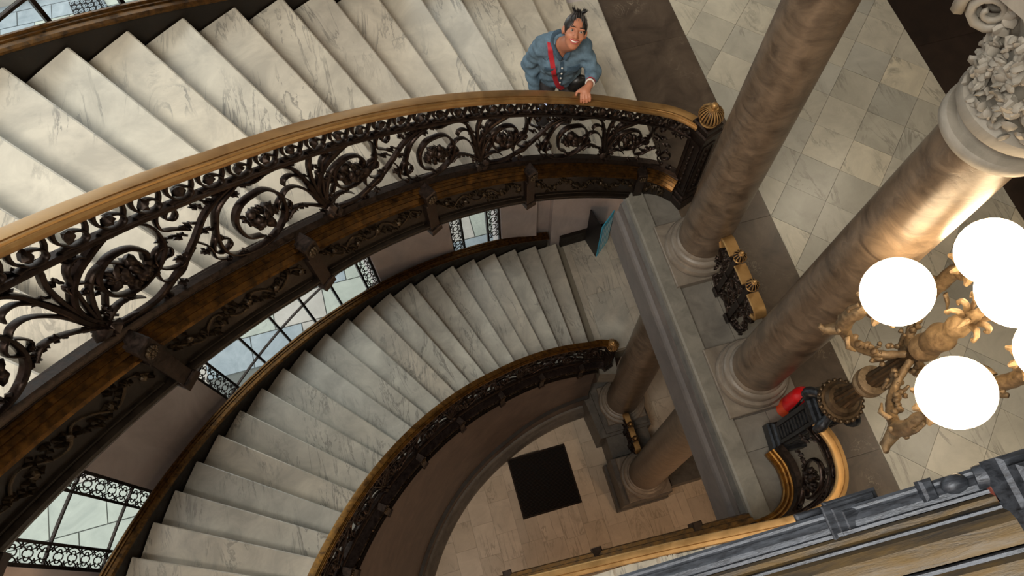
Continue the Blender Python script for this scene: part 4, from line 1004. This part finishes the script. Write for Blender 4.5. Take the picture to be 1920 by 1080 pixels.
# ---------------------------------------------------------------- person on the upper flight
def surface_nets(f, lo, hi, h):
    lo = np.array(lo, float); n = np.ceil((np.array(hi)-lo)/h).astype(int)+1
    ax = [lo[i]+h*np.arange(n[i]) for i in range(3)]
    X, Y, Z = np.meshgrid(*ax, indexing='ij'); D = f(np.stack([X, Y, Z], -1))
    ins = D < 0; cell = np.zeros(tuple(n-1), int); acc = np.zeros(tuple(n-1)+(3,)); cnt = np.zeros(tuple(n-1))
    sl = lambda d: tuple(slice(d[i], n[i]-1+d[i]) for i in range(3))
    corners = [(i, j, k) for i in (0, 1) for j in (0, 1) for k in (0, 1)]
    for a in corners:
        for d in range(3):
            if a[d] == 0:
                b = list(a); b[d] = 1; A, B = D[sl(a)], D[sl(b)]; m = (A < 0) != (B < 0)
                t = np.where(m, A/np.where(m, A-B, 1), 0); p = np.zeros(acc.shape)
                for q in range(3): p[..., q] = a[q]
                p[..., d] += t; acc += p*m[..., None]; cnt += m
    act = cnt > 0; idx = -np.ones(act.shape, int); idx[act] = np.arange(act.sum())
    base = np.stack(np.nonzero(act), -1); V = lo+h*(base+acc[act]/cnt[act][:, None]); Fc = []
    for d in range(3):
        u, v = (d+1) % 3, (d+2) % 3
        A = np.take(ins, range(n[d]-1), d); B = np.take(ins, range(1, n[d]), d); e = np.stack(np.nonzero(A != B), -1)
        e = e[(e[:, u] > 0) & (e[:, v] > 0) & (e[:, u] < n[u]-1) & (e[:, v] < n[v]-1)]
        q = []
        for du, dv in ((-1, -1), (0, -1), (0, 0), (-1, 0)):
            c_ = e.copy(); c_[:, u] += du; c_[:, v] += dv; q.append(idx[tuple(c_.T)])
        q = np.stack(q, -1); fl = A[tuple(e.T)]; q[~fl] = q[~fl][:, ::-1]; Fc.append(q)
    return V, np.concatenate(Fc)
def smin(a, b, k): h_ = np.clip(.5+.5*(b-a)/k, 0, 1); return b+(a-b)*h_-k*h_*(1-h_)
def smax(a, b, k): return -smin(-a, -b, k)
def caps(p, a, b, ra, rb_):
    a, b = np.array(a, float), np.array(b, float); ab = b-a; t = np.clip(((p-a)@ab)/(ab@ab), 0, 1)
    return np.linalg.norm(p-a-t[..., None]*ab, axis=-1)-(ra+(rb_-ra)*t)
def elld(p, c_, r, Mx=None):
    q = p-np.array(c_, float)
    if Mx is not None: q = q@Mx
    r = np.array(r, float); k0 = np.linalg.norm(q/r, axis=-1); k1 = np.linalg.norm(q/(r*r), axis=-1); return k0*(k0-1)/np.maximum(k1, 1e-9)
def rotm(ax, deg):
    a = math.radians(deg); c_, s_ = math.cos(a), math.sin(a)
    return np.array({'x': [[1, 0, 0], [0, c_, -s_], [0, s_, c_]], 'y': [[c_, 0, s_], [0, 1, 0], [-s_, 0, c_]], 'z': [[c_, -s_, 0], [s_, c_, 0], [0, 0, 1]]}[ax])
FEET = np.array([1.12, 3.06, .64]); TURN = -12.0; SCL = .86
RT = rotm('z', TURN)
def loc(w): return RT.T@(np.array(w, float)-FEET)/SCL
def G3(p): return RT@(np.array(p, float)*SCL)+FEET
HEAD_W = np.array([1.150, 2.892, 1.825]); HC = loc(HEAD_W)
HAND_W = np.array([1.165, 2.675, 1.515]); HL = loc(HAND_W)
RH = rotm('z', -11)@rotm('y', 12)@rotm('x', -43)          # head orientation, face towards -y then tilted up
# joints
SH_R, SH_L = np.array([-.15, -.10, 1.165]), np.array([.155, -.115, 1.15])
EL_R, WR_R = np.array([-.225, -.06, .93]), np.array([-.19, -.15, .74])
EL_L = np.array([.235, -.21, .965]); WR_L = HL+np.array([.035, .035, .045])
NECK = np.array([0., -.125, 1.19])
def torso(p, g=0.0):
    q = p.copy(); d = elld(p, (0, -.075, 1.06), (.158+g, .115+g, .17))
    d = smin(d, elld(p, (0, -.04, .90), (.152+g, .12+g, .16)), .09)
    d = smin(d, elld(p, (0, .0, .76), (.17+g, .13+g, .13)), .08)
    d = smin(d, caps(p, SH_R+[.04, 0, -.01], SH_L+[-.04, 0, -.01], .068+g, .068+g), .06)
    for s_ in (-1, 1): d = smin(d, elld(p, (s_*.07, -.155, 1.03), (.072+g, .06+g, .075)), .05)
    return d
def skinbody(p):
    d = torso(p, -.014)
    d = smin(d, caps(p, NECK+[0, .03, -.05], HC+RH@np.array([0, .02, -.08]), .056, .05), .03)
    for A, B, C_, w in ((SH_R, EL_R, WR_R, .0), (SH_L, EL_L, WR_L, .0)):
        d = smin(d, smin(caps(p, A, B, .048, .038), caps(p, B, C_, .036, .024), .02), .03)
    for s_, kx, fy in ((-1, -.105, -.01), (1, .10, .0)):
        d = smin(d, caps(p, (s_*.085, 0, .74), (kx, -.03, .42), .082, .055), .05); d = smin(d, caps(p, (kx, -.03, .42), (kx*.95, .02, .07), .054, .04), .03)
    return d
def hand(p):
    # left hand over the rail: palm, four curled fingers, thumb
    w = WR_L; pc = HL+np.array([.0, -.005, .03]); d = smin(caps(p, w, pc, .024, .03), elld(p, pc, (.038, .04, .02)), .02)
    for i, (dx, ln) in enumerate(((-.030, .9), (-.011, 1.0), (.009, .96), (.028, .8))):
        k0 = pc+np.array([dx, -.032, .006]); k1 = k0+np.array([dx*.1, -.028*ln, -.012]); k2 = k1+np.array([0, -.012, -.026*ln]); k3 = k2+np.array([0, .008, -.02*ln])
        f = np.minimum(np.minimum(caps(p, k0, k1, .0105, .0095), caps(p, k1, k2, .0095, .0088)), caps(p, k2, k3, .0088, .0075)); d = smin(d, f, .006)
    t0 = pc+np.array([-.03, .012, 0]); t1 = t0+np.array([-.026, -.012, -.006]); t2 = t1+np.array([-.012, -.026, -.008])
    return smin(d, np.minimum(caps(p, t0, t1, .013, .011), caps(p, t1, t2, .011, .008)), .008)
def hand_r(p):
    w = WR_R; pc = w+np.array([.02, -.03, -.05]); d = smin(caps(p, w, pc, .024, .03), elld(p, pc, (.022, .036, .042)), .02)
    for i in range(4):
        k0 = pc+np.array([.006, -.026+.017*i, -.035]); k1 = k0+np.array([.012, -.004, -.026]); k2 = k1+np.array([.024, 0, -.008])
        d = smin(d, np.minimum(caps(p, k0, k1, .010, .009), caps(p, k1, k2, .009, .0075)), .005)
    t0 = pc+np.array([.012, -.034, .0]); t1 = t0+np.array([.02, -.012, -.02]); return smin(d, caps(p, t0, t1, .012, .009), .008)
def headsdf(p):
    q = (p-HC)@RH                                        # into head frame, face at -y
    d = elld(q, (0, .012, .02), (.070, .090, .093))
    d = smin(d, elld(q, (0, -.022, -.045), (.056, .062, .066)), .03)
    d = smin(d, elld(q, (0, -.058, -.092), (.026, .022, .02)), .025)           # chin
    for s_ in (-1, 1):
        d = smin(d, elld(q, (s_*.038, -.058, -.022), (.026, .022, .024)), .02)   # cheeks
        d = smax(d, -elld(q, (s_*.031, -.094, .012), (.02, .016, .012)), .012)   # eye sockets
        d = smin(d, elld(q, (s_*.031, -.080, .030), (.026, .010, .008)), .01)    # brow
        d = smin(d, elld(q, (s_*.078, .012, -.004), (.012, .02, .032)), .008)    # ears
    nose = caps(q, (0, -.084, .018), (0, -.108, -.022), .009, .0145); nose = smin(nose, np.minimum(elld(q, (-.013, -.095, -.026), (.010, .012, .008)), elld(q, (.013, -.095, -.026), (.010, .012, .008))), .006)
    d = smin(d, nose, .012)
    d = smin(d, elld(q, (0, -.080, -.058), (.03, .014, .018)), .012)           # muzzle
    d = smax(d, -elld(q, (0, -.094, -.056), (.026, .012, .007)), .005)          # smile opening
    return d
def body(p): return smin(smin(skinbody(p), headsdf(p), .018), np.minimum(hand(p), hand_r(p)), .01)
def shirt(p):
    d = torso(p, .008); rip = .0035*np.sin(p[..., 2]*80+p[..., 0]*60)*np.sin(p[..., 0]*75+2)+.003*np.sin(p[..., 0]*38-p[..., 2]*52+1)
    for A, B, C_, e in ((SH_R, EL_R, WR_R, .96), (SH_L, EL_L, WR_L, .45)):
        sl_ = smin(caps(p, A, B, .062, .052), caps(p, B, B+(C_-B)*e, .053, .05 if e < .9 else .042), .03); d = smin(d, sl_+.004*np.sin(p[..., 2]*90+p[..., 0]*30), .035)
    d = d+rip
    d = smax(d, -(elld(p, NECK+[0, -.045, .02], (.05, .075, .11))), .01)       # open neck
    d = np.maximum(d, .66-p[..., 2]); d = np.maximum(d, -torso(p, -.011))
    return d
def sdf_obj(name, f, lo, hi, h, m, parent, label=None):
    V, Fq = surface_nets(f, lo, hi, h); V = (V*SCL)@RT.T+FEET
    mb = MB(); mb.v = [tuple(v) for v in V]; mb.f = [tuple(int(i) for i in q) for q in Fq]; mb.mi = [0]*len(mb.f)
    return mb.build(name, m, parent, smooth=True, label=label)
person = empty('person', FEET, 'person in a blue denim shirt looking up with one hand on the brass handrail', 'person')
sdf_obj('body', body, (-.30, -.56, .03), (.36, .20, 1.56), .007, m_skin, person)
sdf_obj('shirt', shirt, (-.34, -.42, .64), (.38, .15, 1.30), .009, m_denim, person, 'blue denim shirt with chest pockets')
def trousers(p):
    d = np.maximum(torso(p, -.002), p[..., 2]-.80)
    for s_, kx in ((-1, -.105), (1, .10)):
        d = smin(d, smin(caps(p, (s_*.085, 0, .74), (kx, -.03, .42), .095, .07), caps(p, (kx, -.03, .42), (kx*.95, .02, .09), .068, .06), .03), .04)
    return np.maximum(d, .06-p[..., 2])
sdf_obj('trousers', trousers, (-.26, -.2, .03), (.26, .2, .84), .012, m_pants, person)
for s_ in (-1, 1):
    sdf_obj('shoe', lambda p, s_=s_: np.maximum(smin(elld(p, (s_*.098, -.05, .04), (.045, .125, .045)), elld(p, (s_*.098, .03, .06), (.042, .05, .06)), .03), .004-p[..., 2]), (s_*.098-.07, -.2, -.01), (s_*.098+.07, .12, .14), .012, m_white, person)
def hairf(p):
    q = (p-HC)@RH; d = elld(q, (0, .022, .028), (.082, .096, .098)); d = np.maximum(d, -(q[..., 1]+.052+.9*(.075-q[..., 2])*.55))
    d = smin(d, elld(q, (.0, .04, .108), (.034, .036, .03)), .02); return np.maximum(d, -headsdf(p)-.006)
hr = sdf_obj('hair', hairf, HC-.19, HC+.21, .006, m_hair, person)
H3 = lambda q: G3(HC+RH@np.array(q, float))
mb = MB(); random.seed(8)
for i in range(26):
    a = random.uniform(0, 6.28); e = np.array([math.cos(a), math.sin(a), 0]); l = random.uniform(.03, .07)
    mb.tube([H3(np.array([0, .04, .115])+e*.02), H3(np.array([0, .04, .130])+e*(.025+l*.3)+[0, 0, .006]), H3(np.array([0, .04, .135+random.uniform(.0, .03)])+e*(.02+l*.6))], [.006, .005, .0012], 4)
mb.build('hair_strands', m_hair, hr)
mb = MB()
for i in range(9):
    a = -1.15+2.3*i/8+random.uniform(-.08, .08); mb.tube([H3((.068*math.sin(a), -.066+.03*(1-math.cos(a)), .078-.012*abs(a))), H3((.066*math.sin(a), -.035+.03*(1-math.cos(a)), .108-.014*abs(a))), H3((.045*math.sin(a), .0, .127))], [.0014, .0022, .001], 4)
mb.build('hairline', m_hairg, hr)
for s_ in (-1, 1):
    e = MB().ell(H3((s_*.031, -.0765, .011)), (.0095, .0085, .0058), 12, 8).build('eye', m_eye, person, smooth=True)
    MB().ell(H3((s_*.031, -.0815, .0115)), .0052, 8, 6).build('iris', m_iris, e, smooth=True)
    MB().tube([H3((s_*.014, -.090, .036)), H3((s_*.032, -.0915, .040)), H3((s_*.05, -.080, .032))], [.0022, .0028, .0016], 5).build('eyebrow', m_hair, person)
mb = MB(); mb.tube(catmull([H3((-.026, -.080, -.050)), H3((-.012, -.087, -.055)), H3((.012, -.087, -.055)), H3((.026, -.080, -.050))], 4), .0062, 6); mb.build('teeth', m_teeth, person, smooth=True)
mb = MB(); mb.tube(catmull([H3((-.032, -.078, -.047)), H3((-.014, -.0955, -.046)), H3((0, -.097, -.0475)), H3((.014, -.0955, -.046)), H3((.032, -.078, -.047))], 4), .0038, 5)
mb.tube(catmull([H3((-.032, -.078, -.047)), H3((-.014, -.093, -.064)), H3((0, -.095, -.067)), H3((.014, -.093, -.064)), H3((.032, -.078, -.047))], 4), .0042, 5); mb.build('lips', m_lip, person, smooth=True)
# surface-following pieces on the shirt front
def front(x, z, f=shirt, lift=.003):
    ys = np.linspace(-.36, .1, 300); P_ = np.stack([np.full(300, x), ys, np.full(300, z)], -1); d = f(P_); i = np.argmax(d < .001); return np.array([x, ys[i]-lift, z])
def patch(name, pts2, m, th=.006, parent=None, n=6):
    (x0, z0), (x1, z1), (x2, z2), (x3, z3) = pts2; v = []; k = n+1
    for off in (0, th):
        for j in range(k):
            for i in range(k):
                a, b = i/n, j/n; x = (x0*(1-a)+x1*a)*(1-b)+(x3*(1-a)+x2*a)*b; z = (z0*(1-a)+z1*a)*(1-b)+(z3*(1-a)+z2*a)*b
                v.append(front(x, z)-np.array([0, off-.003, 0]))
    v = [G3(p) for p in v]; K = k*k; f = [(K+j*k+i, K+j*k+i+1, K+(j+1)*k+i+1, K+(j+1)*k+i) for j in range(n) for i in range(n)]
    bd = [i for i in range(k)]+[j*k+n for j in range(1, k)]+[n*k+i for i in range(n-1, -1, -1)]+[j*k for j in range(n-1, 0, -1)]
    f += [(bd[i], bd[(i+1) % len(bd)], K+bd[(i+1) % len(bd)], K+bd[i]) for i in range(len(bd))]
    return MB().add(v, f).build(name, m, parent or person, smooth='auto')
for s_ in (-1, 1):
    pk = patch('pocket', [(s_*.04, .965), (s_*.125, .955), (s_*.125, 1.05), (s_*.04, 1.055)], m_denim, .006)
    patch('pocket_flap', [(s_*.037, 1.03), (s_*.128, 1.025), (s_*.128, 1.06), (s_*.037, 1.065)], m_denimd, .011, pk)
patch('button_placket', [(-.016, .70), (.016, .70), (.014, 1.10), (-.014, 1.10)], m_denimd, .006, None, 10)
for z in (.74, .82, .90, .98, 1.05):
    p = front(0, z); mb = MB(); mb.ell(G3(p-np.array([0, .005, 0])), .007, 8, 5); mb.build('button', m_white, person, smooth=True)
mb = MB()
for s_ in (-1, 1):
    pts = [NECK+[s_*.012, -.095, -.05], NECK+[s_*.05, -.06, .005], NECK+[s_*.068, -.005, .04], NECK+[s_*.045, .05, .055], NECK+[0, .065, .06]]
    mb.tube([G3(p) for p in catmull(pts, 5)], .017, 7, flat=.45)
mb.build('collar', m_denimd, person, smooth=True)
# strap across the chest
pts = [front(x, z, lambda p: shirt(p), .006) for x, z in ((-.085, 1.17), (-.075, 1.12), (-.066, 1.06), (-.058, 1.0), (-.048, .93), (-.034, .86), (-.01, .78), (.03, .70))]
pts = [NECK+[-.085, .06, .01], NECK+[-.088, .0, .035], NECK+[-.087, -.05, .02]]+pts
mb = MB(); Q = catmull(pts, 4); fr = []
for i, q in enumerate(Q):
    t = unit(Q[min(i+1, len(Q)-1)]-Q[max(0, i-1)]); nrm = unit(np.array([0, -1, .25 if q[2] < NECK[2] else 1.5])); sd = unit(np.cross(t, nrm)); fr.append((G3(q), RT@sd, RT@np.cross(sd, t)))
mb.sweep(fr, [(-.015, -.003), (.015, -.003), (.015, .003), (-.015, .003)]); mb.build('strap', m_strap, person, label='red shoulder strap')
bg_ = MB().ell(G3([.15, -.10, .70]), (.075, .05, .08), 12, 8); bg_.build('bag', m_black, person, smooth=True)
for k_, (f_, m_) in enumerate(((.80, m_black), (.86, m_white), (.74, m_strap))):
    c_ = EL_L+(WR_L-EL_L)*f_; t = unit(WR_L-EL_L); h_ = unit(np.cross(t, (0, 0, 1))); k2 = np.cross(t, h_)
    MB().tube([G3(c_+h_*.030*math.cos(a)+k2*.030*math.sin(a)) for a in np.linspace(0, 6.283, 17)], .005, 5).build('bracelet', m_, person)
pz = WR_R+np.array([.055, -.055, -.10])
ph = empty('phone', G3(pz-np.array([0, 0, .07])), 'phone with a lit screen held in the lowered hand behind the rail', 'phone')
MB().box(G3(pz), (.068, .010, .135), math.radians(TURN), bev=.003).build('case', m_black, ph)
MB().box(G3(pz-np.array([0, .0066, 0])), (.060, .002, .122), math.radians(TURN)).build('screen', m_phone, ph)

# ---------------------------------------------------------------- upper gallery slab above the columns, back walls (close the room)
ce = MB().prism([(1.72, -2.2), (9, -2.2), (9, 8.5), (1.97, 8.5), (1.97, 3.0), (1.72, 3.0)], 3.84, 4.6).build('ceiling', m_capital, kind='structure', label='gallery ceiling above the columns')
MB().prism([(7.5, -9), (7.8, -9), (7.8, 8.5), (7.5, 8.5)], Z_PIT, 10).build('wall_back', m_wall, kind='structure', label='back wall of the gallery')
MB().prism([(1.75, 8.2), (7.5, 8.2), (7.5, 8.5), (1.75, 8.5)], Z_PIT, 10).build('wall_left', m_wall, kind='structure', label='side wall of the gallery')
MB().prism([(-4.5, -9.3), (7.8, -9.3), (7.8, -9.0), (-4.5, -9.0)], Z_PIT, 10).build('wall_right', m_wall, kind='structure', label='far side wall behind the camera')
mb = MB(); arc_block(mb, RW0, RW1, 183, 262, Z_PIT, 10, 24); mb.build('wall_outer', m_pier, kind='structure', label='curved wall behind the camera', smooth='auto')
for a0, a1 in ((89.4, 183),): mb = MB(); arc_block(mb, RW0, RW1, a0, a1, 5.2, 10, 24); mb.build('wall_outer', m_pier, kind='structure', label='curved upper wall above the windows', smooth='auto')
MB().prism([(-5.5, -9.3), (7.8, -9.3), (7.8, 8.5), (-5.5, 8.5)], 9.6, 9.9).build('ceiling', m_capital, kind='structure', label='roof over the stairwell')
# lower-storey lamps and a gallery pair added for brightness, outside the view
def pendant(x, y, z, ztop, r, power, colr, label):
    p = empty('pendant_lamp', (x, y, z-r), label, 'lamp', 'pendant globe lamps')
    MB().ell((x, y, z), r, 24, 16).build('globe', emis('pendant_glass_%d' % int(power*10), colr, power), p, smooth=True)
    MB().lathe([(.05, z+r-.02), (.06, z+r), (.02, z+r+.04)], (x, y, 0), 16).tube([(x, y, z+r), (x, y, ztop)], .008, 6).build('rod', m_lampd, p)
WARM = (1.0, .60, .32, 1)
pendant(2.75, -1.15, -4.2, -.72, .16, 75, WARM, 'warm pendant globe under the gallery beside the lower hall')
pendant(-1.6, -2.2, -1.0, 9.6, .16, 130, WARM, 'warm pendant globe over the half landing')
pendant(4.9, .4, 3.3, 3.84, .15, 55, (1.0, .86, .66, 1), 'unseen pendant globe added to brighten the gallery nearest the lamp newel')
pendant(4.9, 3.6, 3.3, 3.84, .15, 55, (1.0, .86, .66, 1), 'unseen pendant globe added to brighten the gallery beyond the brown columns')
